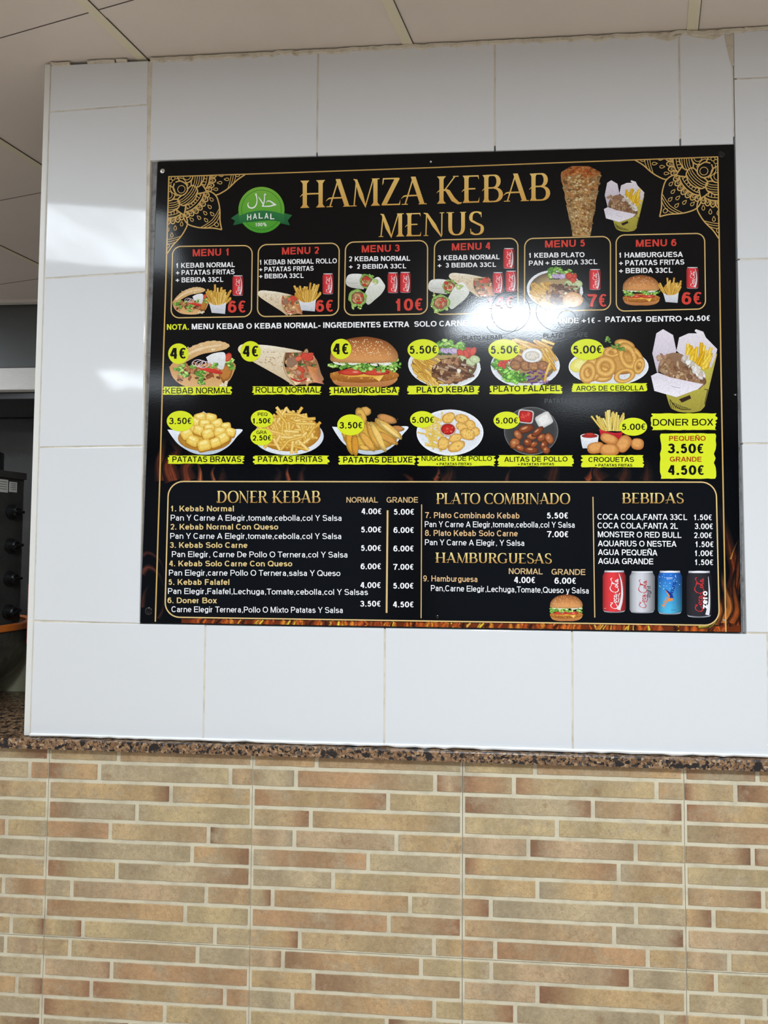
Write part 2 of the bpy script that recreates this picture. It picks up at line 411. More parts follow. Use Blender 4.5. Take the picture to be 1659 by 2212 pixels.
J2 = [[428], [295, 1185], [885], [390], [285, 937], [757], [533], [146, 1025], [889], [320, 1178], [212, 1095], [407], [272, 1180], [875], [430]]
J3 = [[165], [30, 942], [535], [305], [122, 808], [700], [180], [-118, 810], [670], [-90, 885], [-115, 778], [180], [38, 975], [560], [330]]
J4 = [[1585], [1445], [], [], [1555], [], [1622], [1305], [], [1405], [1320], [1630], [1490], [], []]
J0 = [[-300], [190, -620], [-480], [-560], [42, -600], [-420], [-520], [22, -640], [-380], [72, -600], [35, -560], [-400], [108, -600], [-440], [-500]]
SPAN = {1, 4, 7, 9, 10, 12}
BR = random.Random(11)
pal = [(194, 168, 126), (196, 172, 128), (198, 176, 132), (190, 160, 120), (196, 162, 118), (188, 150, 110), (196, 168, 132), (192, 172, 136), (184, 166, 132), (198, 168, 122)]
ends = [(142, 104, 76), (152, 110, 80), (150, 106, 76), (164, 126, 92), (180, 150, 112), (186, 164, 126), (190, 170, 130), (180, 164, 134)]
bk = MB()
def brick(x0, x1, z0, z1):
    n = max(2, int((x1-x0)/.016)); ch = .0009; yf = BY-.0018
    base = BR.choice(pal); ea, eb = (BR.choice(ends) if BR.random() < .45 else base), (BR.choice(ends) if BR.random() < .45 else base)
    la, lb = BR.uniform(.12, .5), BR.uniform(.12, .5)
    def mix(a, b, t): return tuple(a[q]+(b[q]-a[q])*t for q in range(3))
    top, bot, cols = [], [], []
    ph = BR.uniform(0, 9)
    for i in range(n+1):
        t = i/n; x = x0+(x1-x0)*t
        top.append((x, z1+BR.uniform(-.0005, .0004))); bot.append((x, z0+BR.uniform(-.0004, .0005)))
        c = mix(base, ea, max(0, 1-t/la)); c = mix(c, eb, max(0, 1-(1-t)/lb))
        v = .94+.06*math.sin(ph+t*7)+BR.uniform(-.03, .03)
        cols.append(L3([min(255, q*v) for q in c]))
    def xi(i): return ch if i == 0 else (-ch if i == n else 0)
    for i in range(n):
        a, b = i, i+1; ca, cb = cols[a], cols[b]
        fa = [(bot[a][0]+xi(a), yf, bot[a][1]+ch), (bot[b][0]+xi(b), yf, bot[b][1]+ch), (top[b][0]+xi(b), yf, top[b][1]-ch), (top[a][0]+xi(a), yf, top[a][1]-ch)]
        bk.face(fa, [ca, cb, cb, ca], 0)
        bk.face([fa[3], fa[2], (top[b][0], BY+.001, top[b][1]), (top[a][0], BY+.001, top[a][1])], [ca, cb, cb, ca], 0)
        bk.face([(bot[a][0], BY+.001, bot[a][1]), (bot[b][0], BY+.001, bot[b][1]), fa[1], fa[0]], [ca, cb, cb, ca], 0)
    bk.face([(x0, BY+.001, bot[0][1]), (x0+ch, yf, bot[0][1]+ch), (x0+ch, yf, top[0][1]-ch), (x0, BY+.001, top[0][1])], cols[0], 0)
    bk.face([(x1-ch, yf, bot[n][1]+ch), (x1, BY+.001, bot[n][1]), (x1, BY+.001, top[n][1]), (x1-ch, yf, top[n][1]-ch)], cols[n], 0)
GH = .0034
for r in range(26):
    zt, zb = zrow[r]-GH, zrow[r+1]+GH
    if zb < .01: break
    rr = r if r < 15 else 5+(r-15) % 10
    ymid = ROWY[min(r, 15)]+22
    for p in range(len(PX)-1):
        src = {0: (J0, 0), 1: (J1, 0), 2: (J2, 540), 3: (J3, 1100), 4: (J4, 1100)}.get(p-NL)
        if src:
            js = sorted(W(src[1]+z5(u), ymid, BY).x for u in src[0][rr]); js = [j for j in js if PX[p]+.012 < j < PX[p+1]-.012]
        else: js = [j for j in [PX[p]+.12+.14*((r*7+p*3) % 5)/5] if j < PX[p+1]-.03]
        if p-NL == 4 and len(js) < 2 and rr in SPAN: js.append(PX[p]+.30)
        e = .0008 if rr in SPAN else GH+.001
        xs_ = [PX[p]+e-GH] + js + [PX[p+1]-e+GH]
        for a, b in zip(xs_[:-1], xs_[1:]):
            if b-a > .02: brick(a+GH, b-GH, zb, zt)
# grout sheet, one per large tile, so that the fine butt joints between the tiles stay open and dark
zjo = zrow[10]
for p in range(len(PX)-1):
    for (za, zb) in ((0, zjo-pitch*14-.0006), (zjo-pitch*14+.0006, zjo-.0006), (zjo+.0006, 1.0803)):
        za = max(za, 0.0)
        if zb <= za: continue
        ga = .0007 if p-NL == 1 else .0004
        bk.box((PX[p]+ga, BY, za), (PX[p+1]-.0004, BY+.006, zb), 1)
bk.box((PX[0], BY+.0045, 0), (PX[-1], .10, 1.0803), 2)
tag(bk.build('wall_base', [M['brick'], M['brickgrout'], M['dark']]), kind='structure')
# ------------------------------------------------------------------ kitchen seen past the left end of the wall
slab('wall_kitchen', (-2.7, 1.8, 0), (4.3, 1.9, 2.6), M['blacktile'])
k = MB(); k.box((-2.7, 1.335, ZC-.012), (.6, 1.36, ZC)); tag(k.build('trim_4', M['paint']), kind='structure')
k = MB(); k.box((-1.6, .417, 1.0), (.05, .437, 1.20)); tag(k.build('trim_7', M['cream']), kind='structure')
# extractor hood
hood = tag(empty('extractor_hood', (-1.0, 1.36, 2.03)), 'dark steel extractor hood with bright lip above the kebab grill, left of tiled wall', 'extractor hood')
zl0, zl1 = W(40, 842, 1.36).z, W(40, 794, 1.36).z
k = MB(); k.bbox((-2.6, 1.372, zl1+.002), (.7, 1.79, ZC-.001), .003); k.build('hood_body', M['hood'], hood)
k = MB(); k.bbox((-2.6, 1.36, zl0), (.7, 1.79, zl1), .004); k.build('hood_lip', M['bright'], hood)
k = MB(); k.bbox((-2.5, 1.40, zl0-.03), (.68, 1.78, zl0-.0005), .004); k.build('filter_channel', M['blacktile'], hood)
# kebab grill: its control panel is turned towards the room
grill = tag(empty('kebab_grill', (-.45, .28, 1.0995)), 'grey steel kebab grill with four black knobs and orange rimmed drip bowl on counter', 'kebab grill')
P0 = W(45, 1190, .33); PD = Vector((-.22, -.97, 0)).normalized(); PN = Vector((-PD.y, PD.x, 0))*1.0
PN = Vector((.97, -.22, 0)).normalized()
def GP3(a, d, z): p = P0 + PD*a + PN*d; return Vector((p.x, p.y, z))
zt_ = W(45, 1034, .33).z; zb_ = W(38, 1346, .33).z
def pbox(k, a0, a1, d0, d1, z0, z1, ch=.003, mi=0):
    bm = bmesh.new(); bmesh.ops.create_cube(bm, size=1)
    for v in bm.verts: v.co = GP3(a0+(v.co.x+.5)*(a1-a0), d0+(v.co.y+.5)*(d1-d0), z0+(v.co.z+.5)*(z1-z0))
    bmesh.ops.bevel(bm, geom=bm.edges[:], offset=ch, segments=2, profile=.5, affect='EDGES')
    for f in bm.faces: k.face([v.co.copy() for v in f.verts], None, mi)
    bm.free()
k = MB(); pbox(k, 0, .26, -.10, 0, zb_-.02, zt_); k.build('control_housing', M['steel'], grill)
k = MB(); pbox(k, -.004, .264, -.104, .005, zt_-.001, zt_+.011, .002); k.build('top_flange', M['steel'], grill)
k = MB(); pbox(k, .055, .2, -.09, -.01, zt_+.0115, zt_+.05, .006); k.build('motor_cap', M['knob'], grill)
for a0, a1, z0, z1 in ((.020, .042, W(24, 1065, .33).z, W(24, 1044, .33).z), (.047, .078, W(10, 1067, .33).z, W(10, 1041, .33).z)):
    k = MB(); pbox(k, a0, a1, .0006, .0016, z0, z1, .0004); lp = k.build('rating_plate', M['plate'], grill)
    k = MB()
    for q in range(4):
        zz = z1-(z1-z0)*(.2+.19*q); k.face([GP3(a0+.003, .0019, zz), GP3(a1-.003-.002*(q % 2), .0019, zz), GP3(a1-.003-.002*(q % 2), .0019, zz+.0012), GP3(a0+.003, .0019, zz+.0012)])
    k.build('plate_print', M['ink'], lp)
KR = Matrix((( PD.x, 0, PN.x), (PD.y, 0, PN.y), (0, 1, 0)))
for i, yk in enumerate((1107, 1179, 1249, 1320)):
    c = GP3(.033, 0, W(22, yk, .32).z)
    k = MB(); k.lathe([(0, .0), (.0175, .0), (.0175, .004), (.0135, .006), (.0125, .019), (.010, .0215), (0, .0215)], c, 24, R=KR)
    # grip bar across the knob
    bm = bmesh.new(); bmesh.ops.create_cube(bm, size=1)
    for v in bm.verts: v.co = Vector((v.co.x*.008*(1.1 if v.co.z < 0 else .8), v.co.y*.027, .02+v.co.z*.016))
    bmesh.ops.bevel(bm, geom=bm.edges[:], offset=.0016, segments=2, profile=.5, affect='EDGES')
    rot = Matrix.Rotation((math.radians(92), math.radians(80), math.radians(85), math.radians(70))[i], 3, 'Z')
    for f in bm.faces: k.face([c + KR @ (rot @ v.co) for v in f.verts])
    bm.free()
    kb = k.build('knob', M['knob'], grill)
# drip bowl under it
bc = W(57, 1352, .31); R_ = .24; bx, by = bc.x-R_, .29
rim_z = W(30, 1357, .20).z
k = MB()
prof = [(0, 1.118)]
zb0 = 1.118
for q in range(1, 17):
    t = q/16; prof.append((R_*.97*math.sin(t*math.pi/2)**.55, zb0+(rim_z-.012-zb0)*(1-math.cos(t*math.pi/2))**1.15))
k.lathe(prof, (bx, by, 0), 64); bowl = k.build('drip_bowl', M['pan'], grill)
k = MB(); k.lathe([(R_*.9, rim_z-.004), (R_*.985, rim_z-.014), (R_, rim_z-.012), (R_, rim_z), (R_*.97, rim_z+.002), (R_*.9, rim_z)], (bx, by, 0), 64); k.build('bowl_rim', M['orange'], bowl)
for dx, dy in ((.11, -.12), (-.11, -.12), (.1, .1), (-.1, .1)):
    k = MB(); k.lathe([(0, 1.0998), (.02, 1.0998), (.018, 1.128), (0, 1.128)], (bx+dx, by+dy, 0), 18); k.build('foot', M['knob'], grill)
k = MB(); pbox(k, .03, .22, -.09, -.012, rim_z-.03, zb_-.015, .003); k.build('support_column', M['steel'], grill)
# red ribbed tube fixed to the end face of the wall, only its edge shows
hz0, hz1 = W(58, 1390, .008).z, W(60, 1262, .008).z
k = MB(); n = 24; prof = [(0, hz0)]+[(.0034 if q % 2 else .0042, hz0+(hz1-hz0)*q/(n*2)) for q in range(n*2+1)]+[(0, hz1)]
k.lathe(prof, (XL-.0012, .008, 0), 14); tag(k.build('ribbed_tube', M['red']), 'thin red ribbed tube fixed to the left edge of the white tiled wall', 'tube')

# ------------------------------------------------------------------ 2-D drawing kit for the printed menu
YB = .0030                     # front face of the board
ZA, ZB, ZC = (320, 320, 3.7705), (740, 320, 3.7705), (1160, 300, 3.7705)
ZD, ZE, ZF = (300, 680, 3.6065), (700, 680, 3.6065), (1140, 680, 3.6065)
ZG, ZH, ZI = (300, 1020, 3.6065), (720, 1020, 3.6065), (1160, 1020, 3.6065)
_o = W(829.5, 800, YB); 
class Pic:
    """a flat print on the board: every patch lies a few microns above the one before it"""
    def __init__(s, zone, base=.0003, total=.0003): s.z = zone; s.p = []; s.base = base; s.total = total; s.fans = set()
    def poly(s, pts, col, raw=False):
        if not isinstance(col, list): col = [L3(col)]*len(pts)
        s.p.append([(pts, col)])
    def group(s, faces, fan=False):
        s.p.append(faces)
        if fan: s.fans.add(len(s.p)-1); s.p += [[]]*10
    def build(s, name, m, parent):
        k = MB(); n = max(1, len(s.p)); eps = min(1e-5, s.total/n); x0, y0, sc_ = s.z
        for i, fs in enumerate(s.p):
            y = YB - s.base - i*eps
            st = 4e-6 if i in s.fans else 0.0
            for j, (pts, col) in enumerate(fs): k.face([W(x0+u/sc_, y0+v/sc_, y-(j % 14)*st) for u, v in pts], col)
        return k.build(name, m, parent)
    # --- patches
    def blob(s, cx, cy, rx, ry, cin, cout, rot=0, n=22, jit=0, off=(0, 0), rnd=None, mid=.6, power=2):
        ca, sa = math.cos(rot), math.sin(rot); out, inn = [], []
        for k in range(n):
            a = 2*math.pi*k/n; j = 1+(rnd.uniform(-jit, jit) if rnd and jit else 0)
            c_, s_ = math.cos(a), math.sin(a)
            if power != 2: c_ = math.copysign(abs(c_)**(2/power), c_); s_ = math.copysign(abs(s_)**(2/power), s_)
            x, y = rx*c_*j, ry*s_*j
            out.append((cx+x*ca-y*sa, cy+x*sa+y*ca)); x, y = x*mid+off[0], y*mid+off[1]
            inn.append((cx+x*ca-y*sa, cy+x*sa+y*ca))
        ci, co = L3(cin), L3(cout); fs = [(inn, [ci]*n)]
        for k in range(n): fs.append(([inn[k], inn[(k+1) % n], out[(k+1) % n], out[k]], [ci, ci, co, co]))
        s.group(fs)
    def ring(s, cx, cy, r0, r1, rxs, rys, rot, cin, cout, n=26):
        ca, sa = math.cos(rot), math.sin(rot); fs = []; R = []
        for r in (r0, (r0+r1)/2, r1):
            R.append([(cx+r*rxs*math.cos(2*math.pi*k/n)*ca-r*rys*math.sin(2*math.pi*k/n)*sa, cy+r*rxs*math.cos(2*math.pi*k/n)*sa+r*rys*math.sin(2*math.pi*k/n)*ca) for k in range(n)])
        ci, co = L3(cin), L3(cout)
        for k in range(n):
            k2 = (k+1) % n
            fs.append(([R[0][k], R[0][k2], R[1][k2], R[1][k]], [co, co, ci, ci])); fs.append(([R[1][k], R[1][k2], R[2][k2], R[2][k]], [ci, ci, co, co]))
        s.group(fs)
    def line(s, pts, w, col, close=False, soft=None):
        """polyline of constant or per-point width; soft: colour at the two edges"""
        n = len(pts); ws = w if isinstance(w, (list, tuple)) else [w]*n
        L, R = [], []
        for i in range(n):
            a = pts[(i-1) % n] if (close or i) else pts[i]; b = pts[(i+1) % n] if (close or i < n-1) else pts[i]
            dx, dy = b[0]-a[0], b[1]-a[1]; d = math.hypot(dx, dy) or 1; nx, ny = -dy/d, dx/d
            f = 1.0
            if 0 < i < n-1 or close:
                p = pts[i]; d1 = math.hypot(p[0]-a[0], p[1]-a[1]) or 1
                f = 1/max(.6, abs(((p[0]-a[0])*dx+(p[1]-a[1])*dy)/(d1*d)))
            h = ws[i]/2*f; L.append((pts[i][0]+nx*h, pts[i][1]+ny*h)); R.append((pts[i][0]-nx*h, pts[i][1]-ny*h))
        fs = []; m = n if close else n-1
        cl = col if isinstance(col[0], (list, tuple)) else [col]*n
        for i in range(m):
            j = (i+1) % n; a, b = L3(cl[i]), L3(cl[j])
            if soft:
                sf = soft if isinstance(soft[0], (list, tuple)) else [soft]*n; e, g_ = L3(sf[i]), L3(sf[j])
                fs.append(([L[i], L[j], pts[j], pts[i]], [e, g_, b, a])); fs.append(([pts[i], pts[j], R[j], R[i]], [a, b, g_, e]))
            else: fs.append(([L[i], L[j], R[j], R[i]], [a, b, b, a]))
        s.group(fs)
    def grad(s, pts, c0, c1):
        """polygon shaded from its top (c0) to its bottom (c1)"""
        v0 = min(p[1] for p in pts); v1 = max(p[1] for p in pts)
        s.group([(pts, [L3([c0[q]+(c1[q]-c0[q])*(p[1]-v0)/max(1e-6, v1-v0) for q in range(3)]) for p in pts])])
    def stick(s, a, b, w, c, e): s.line([a, b], w, c, soft=e)
    def crumbs(s, rnd, inside, n, size, cols, asp=.6, jit=.3):
        """irregular scraps scattered where inside() returns a point"""
        for _ in range(n):
            x, y = inside(); c = rnd.choice(cols); r = size*rnd.uniform(.6, 1.4)
            d = [max(0, q-rnd.uniform(18, 50)) for q in c]
            s.blob(x, y, r, r*asp*rnd.uniform(.6, 1.2), c, d, rnd.uniform(0, 3.14), 9, jit, rnd=rnd)
    def leaf(s, rnd, x, y, r, n=9, cols=((110, 168, 56), (146, 198, 84), (78, 136, 42), (180, 216, 116))):
        """frilly lettuce"""
        for _ in range(n):
            a, d = rnd.uniform(0, 6.28), r*rnd.uniform(0, .8)
            c = rnd.choice(cols); s.blob(x+d*math.cos(a), y+d*math.sin(a)*.6, r*rnd.uniform(.3, .55), r*rnd.uniform(.18, .36), [min(255, q+18) for q in c], [q*.62 for q in c], rnd.uniform(-.7, .7), 13, .28, rnd=rnd)
def arc(cx, cy, rx, ry, a0, a1, n=14): return [(cx+rx*math.cos(math.radians(a0+(a1-a0)*i/n)), cy+ry*math.sin(math.radians(a0+(a1-a0)*i/n))) for i in range(n+1)]
def bez(*P, n=10):
    """smooth curve through the points (Catmull-Rom)"""
    P = list(P); Q = [P[0]]+P+[P[-1]]; out = []
    for i in range(1, len(Q)-2):
        for k in range(n):
            t = k/n; p0, p1, p2, p3 = Q[i-1:i+3]
            out.append(tuple(.5*((2*p1[c])+(-p0[c]+p2[c])*t+(2*p0[c]-5*p1[c]+4*p2[c]-p3[c])*t*t+(-p0[c]+3*p1[c]-3*p2[c]+p3[c])*t**3) for c in range(len(P[0]))))
    out.append(tuple(P[-1])); return out
def px(zone, u, v): return (zone[0]+u/zone[2], zone[1]+v/zone[2])
PXZ = (0, 0, 1.0)
def conv(z0, pts): return [px(z0, u, v) for u, v in pts]

# ------------------------------------------------------------------ lettering, drawn stroke by stroke
def ribbon(pts, w, wh, cap=True):
    n = len(pts); out = []
    pts = [tuple(p) for p in pts]
    if cap and n > 1:
        for (i, j) in ((0, 1), (-1, -2)):
            dx, dy = pts[i][0]-pts[j][0], pts[i][1]-pts[j][1]; d = math.hypot(dx, dy) or 1
            e = (wh if abs(dy) > abs(dx) else w)/2*(1 if cap is True else cap)
            pts[i] = (pts[i][0]+dx/d*e, pts[i][1]+dy/d*e)
    L, R = [], []
    closed = n > 3 and math.hypot(pts[0][0]-pts[-1][0], pts[0][1]-pts[-1][1]) < 1e-4
    for i in range(n):
        a, b = pts[max(0, i-1)], pts[min(n-1, i+1)]
        if closed and i in (0, n-1): a, b = pts[n-2], pts[1]
        dx, dy = b[0]-a[0], b[1]-a[1]; d = math.hypot(dx, dy) or 1; tx, ty = dx/d, dy/d
        h = math.hypot(w*ty, wh*tx)/2
        L.append((pts[i][0]-ty*h, pts[i][1]+tx*h)); R.append((pts[i][0]+ty*h, pts[i][1]-tx*h))
    return [[L[i], L[i+1], R[i+1], R[i]] for i in range(n-1)]
def A_(cx, cy, rx, ry, a0, a1, n=None):
    n = n or max(6, int(abs(a1-a0)/15)); out = []
    for i in range(n+1):
        a = math.radians(a0+(a1-a0)*i/n); c_, s_ = math.cos(a), math.sin(a)
        out.append((cx+rx*math.copysign(abs(c_)**.9, c_), cy+ry*math.copysign(abs(s_)**.9, s_)))
    return out
# advance widths (thousandths of the em) and side bearings
ADV = dict(zip('ABCDEFGHIJKLMNOPQRSTUVWXYZ', (722,722,722,722,667,611,778,722,278,556,722,611,833,722,778,667,778,722,667,611,722,667,944,667,667,611)))
ADV.update(dict(zip('abcdefghilmnorstuxyz', (556,590,530,590,556,306,590,590,250,250,860,590,590,372,530,306,590,540,540,500))))
for c_ in '0123456789€': ADV[c_] = 556
ADV.update({'.': 278, ',': 278, '+': 584, '-': 333, ' ': 278, '%': 889, 'Ñ': 722})
def sans(ch, w):
    """strokes of one grotesque letter, cap height 1: returns advance and quads"""
    cap = .716; adv = ADV[ch]/1000/cap; wh = w*.86; Q = []
    base = {'Ñ': 'N'}.get(ch, ch)
    rnd_ = base in 'CGOQSceos0236898€'
    lsb = .04 if rnd_ else .08
    if base in 'AVWXYTZxyzt+-47': lsb = .02
    if base in 'frt': lsb = .05
    rsb = lsb if base not in 'EFLKRPBDGrfkt' else .05
    bw = adv-lsb-rsb; X = lambda u: lsb+w/2+u*(bw-w)
    def S(*pts, H=1.0, y0=0.0, cap=True): Q.extend(ribbon([(X(u), y0+wh/2+v*(H-wh)) for u, v in pts], w, wh, cap))
    def D(x0, v0, x1, v1, k=1.08, y0=0.0, H=1.0):
        hw = w*k/2; f = lambda u: lsb+hw+u*(bw-2*hw)
        Q.append([(f(x0)-hw, y0+v0*H), (f(x0)+hw, y0+v0*H), (f(x1)+hw, y0+v1*H), (f(x1)-hw, y0+v1*H)])
    x = .725
    if base == 'A': D(0, 0, .5, 1); D(1, 0, .5, 1); S((.24, .27), (.76, .27), cap=False)
    elif base == 'B':
        S((0, 0), (0, 1)); S((0, 1), (.55, 1), cap=False); S(*A_(.55, .77, .36, .23, 90, -90), cap=False); S((0, .54), (.6, .54), cap=False); S(*A_(.58, .27, .42, .27, 90, -90), cap=False); S((0, 0), (.58, 0), cap=False)
    elif base == 'C': S(*A_(.5, .5, .5, .5, 42, 318, 22), cap=False)
    elif base == 'D': S((0, 0), (0, 1)); S((0, 1), (.42, 1), cap=False); S(*A_(.42, .5, .58, .5, 90, -90), cap=False); S((0, 0), (.42, 0), cap=False)
    elif base == 'E': S((0, 0), (0, 1)); [S((0, v), (e, v), cap=False) for v, e in ((0, 1.13), (.52, 1.04), (1, 1.1))]
    elif base == 'F': S((0, 0), (0, 1)); [S((0, v), (e, v), cap=False) for v, e in ((.5, 1.0), (1, 1.12))]
    elif base == 'G': S(*A_(.48, .5, .48, .5, 42, 330, 22), cap=False); S((.55, .43), (1, .43), cap=False); S((.97, .06), (.97, .43))
    elif base == 'H': S((0, 0), (0, 1)); S((1, 0), (1, 1)); S((0, .53), (1, .53), cap=False)
    elif base in 'Il': S((.5, 0), (.5, 1))
    elif base == 'J': S((1, 1), (1, .3)); S(*A_(.5, .3, .5, .3, 0, -170), cap=False)
    elif base == 'K': S((0, 0), (0, 1)); D(.1, .33, .95, 1, 1.15); D(.36, .55, 1.0, 0, 1.2)
    elif base == 'L': S((0, 0), (0, 1)); S((0, 0), (1.12, 0), cap=False)
    elif base == 'M': S((0, 0), (0, 1)); S((1, 0), (1, 1)); D(.06, 1, .5, 0, .95); D(.94, 1, .5, 0, .95)
    elif base == 'N': S((0, 0), (0, 1)); S((1, 0), (1, 1)); D(.02, 1, .98, 0, 1.05)
    elif base in 'O0': S(*A_(.5, .5, .5, .5, 0, 360, 26), cap=False)
    elif base == 'P': S((0, 0), (0, 1)); S((0, 1), (.55, 1), cap=False); S(*A_(.55, .72, .45, .28, 90, -90), cap=False); S((0, .44), (.55, .44), cap=False)
    elif base == 'Q': S(*A_(.5, .5, .5, .5, 0, 360, 26), cap=False); S((.62, .22), (1.0, -.06), cap=False)
    elif base == 'R': S((0, 0), (0, 1)); S((0, 1), (.58, 1), cap=False); S(*A_(.58, .74, .40, .26, 90, -90), cap=False); S((0, .48), (.58, .48), cap=False); D(.52, .46, 1.02, 0, 1.15)
    elif base == 'S': S(*(A_(.5, .755, .47, .245, 25, 180)+A_(.5, .755, .47, .235, 195, 262, 4)+A_(.5, .255, .5, .265, 75, 0, 4)+A_(.5, .255, .5, .255, -10, -158)), cap=False)
    elif base == 'T': S((.5, 0), (.5, 1)); S((0, 1), (1, 1), cap=1.0)
    elif base == 'U': S((0, 1), (0, .36), cap=False) ; S((0, .34), (0, 1)); S((1, .34), (1, 1)); S(*A_(.5, .36, .5, .36, 180, 360), cap=False)
    elif base == 'V': D(0, 1, .5, 0); D(1, 1, .5, 0)
    elif base == 'W': D(0, 1, .27, 0, .9); D(.5, 1, .27, 0, .9); D(.5, 1, .73, 0, .9); D(1, 1, .73, 0, .9)
    elif base == 'X': D(0, 1, 1, 0, 1.2); D(1, 1, 0, 0, 1.2)
    elif base == 'Y': D(0, 1, .5, .42, 1.12); D(1, 1, .5, .42, 1.12); S((.5, 0), (.5, .46))
    elif base == 'Z': S((0, 1), (1, 1), cap=1.0); S((0, 0), (1, 0), cap=1.0); D(.0, .08, 1, .92, 1.25)
    elif base == '1': S((.62, 0), (.62, 1)); S((.62, .93), (.34, .78), (.14, .70), cap=False)
    elif base == '2': S(*(A_(.5, .73, .48, .27, 165, -25)+[(.80, .46), (.36, .16), (.10, 0.0)]), cap=False); S((.04, 0), (1.0, 0), cap=False); S((.0, 0), (.3, 0), cap=False)
    elif base == '3': S(*A_(.46, .76, .44, .24, 160, -90), cap=False); S(*A_(.46, .27, .5, .27, 90, -165), cap=False); S((.34, .53), (.5, .53), cap=False)
    elif base == '4': S((.76, 0), (.76, 1)); D(.02, .3, .62, 1, 1.0); S((0, .27), (1.05, .27), cap=False)
    elif base == '5': S((.16, .98), (.94, .98), cap=False); S((.2, 1), (.08, .5), cap=False); S(*([(.06, .50), (.2, .6)]+A_(.47, .33, .5, .33, 95, -160)), cap=False)
    elif base == '6': S(*A_(.5, .32, .48, .32, 0, 360, 22), cap=False); S(*(A_(.54, .62, .52, .38, 40, 120)+[(.08, .68), (.02, .5), (.02, .34)]), cap=False)
    elif base == '7': S((0, 1), (1, 1), cap=False); S((0, 1), (.3, 1)); S((.97, .97), (.62, .6), (.42, .25), (.36, 0)); 
    elif base == '8': S(*A_(.5, .765, .43, .235, 0, 360, 20), cap=False); S(*A_(.5, .27, .5, .27, 0, 360, 22), cap=False)
    elif base == '9': S(*A_(.5, .68, .48, .32, 0, 360, 22), cap=False); S(*(A_(.46, .38, .52, .38, 220, 300)+[(.92, .32), (.98, .5), (.98, .66)]), cap=False)
    elif base == '€':
        w = w*.84; wh = wh*.74
        S(*A_(.62, .5, .46, .5, 50, 310, 20), cap=False); S((-.06, .61), (.74, .61), cap=False); S((-.06, .40), (.70, .40), cap=False)
    elif base == '%': 
        W2 = w*.8
        for cx_, cy_ in ((.17, .76), (.83, .24)): Q.extend(ribbon([(X(a), .02+b*.96) for a, b in A_(cx_, cy_, .17, .24, 0, 360, 16)], W2, W2, False))
        D(.28, 0, .72, 1, .8)
    elif base == '.': S((.5, 0), (.5, 0.0001))
    elif base == ',': Q.append([(X(.5)-w/2, 0), (X(.5)+w/2, 0), (X(.5)+w/2, w), (X(.5)-w/2, w)]); Q.append([(X(.5)+w/2, 0), (X(.5)+w*.3, -w*.75), (X(.5)-w*.35, -w*.95), (X(.5), 0)])
    elif base == '+': S((.5, .03), (.5, .80), cap=False); S((0, .415), (1, .415), cap=1.0)
    elif base == '-': S((0, .34), (1, .34), cap=1.0)
    elif base == 'a': S(*([(.06, .76)]+A_(.5, .7, .44, .30, 150, 20)+[(.92, .6), (.92, .0)]), H=x, cap=False); S((.92, .0), (.92, .4), H=x); S(*([(.92, .6), (.5, .56)]+A_(.46, .27, .46, .27, 110, 330)+[(.92, .30)]), H=x, cap=False)
    elif base in 'bp': S((0, 0), (0, 1)); S(*A_(.5, .5, .5, .5, 0, 360, 22), H=x, cap=False)
    elif base == 'c': S(*A_(.5, .5, .5, .5, 42, 318, 20), H=x, cap=False)
    elif base == 'd': S((1, 0), (1, 1)); S(*A_(.5, .5, .5, .5, 0, 360, 22), H=x, cap=False)
    elif base == 'e': S(*A_(.5, .5, .5, .5, 0, 322, 22), H=x, cap=False); S((.0, .5), (1, .5), H=x, cap=False)
    elif base == 'f': S(*([(.40, 0), (.40, .76)]+A_(1.5, .76, 1.1, .24, 180, 88, 5)), cap=False); S((.40, 0), (.40, .4)); S((.0, .69), (1.2, .69), cap=1.0)
    elif base == 'g': S(*A_(.5, .5, .5, .5, 0, 360, 22), H=x, cap=False); S(*([(1, 1.0), (1, .0)]+A_(.5, -.08, .5, .27, 0, -155)), H=x, cap=False); S((1, .5), (1, 1), H=x)
    elif base == 'h': S((0, 0), (0, 1)); S(*([(0, .55)]+A_(.5, .62, .5, .38, 160, 0)+[(1, .3), (1, 0)]), H=x, cap=False); S((1, .3), (1, 0), H=x)
    elif base == 'i': S((.5, 0), (.5, 1), H=x); Q.append([(X(.5)-w/2, 1-w*.95), (X(.5)+w/2, 1-w*.95), (X(.5)+w/2, 1.0), (X(.5)-w/2, 1.0)])
    elif base == 'm':
        S((0, 0), (0, 1), H=x)
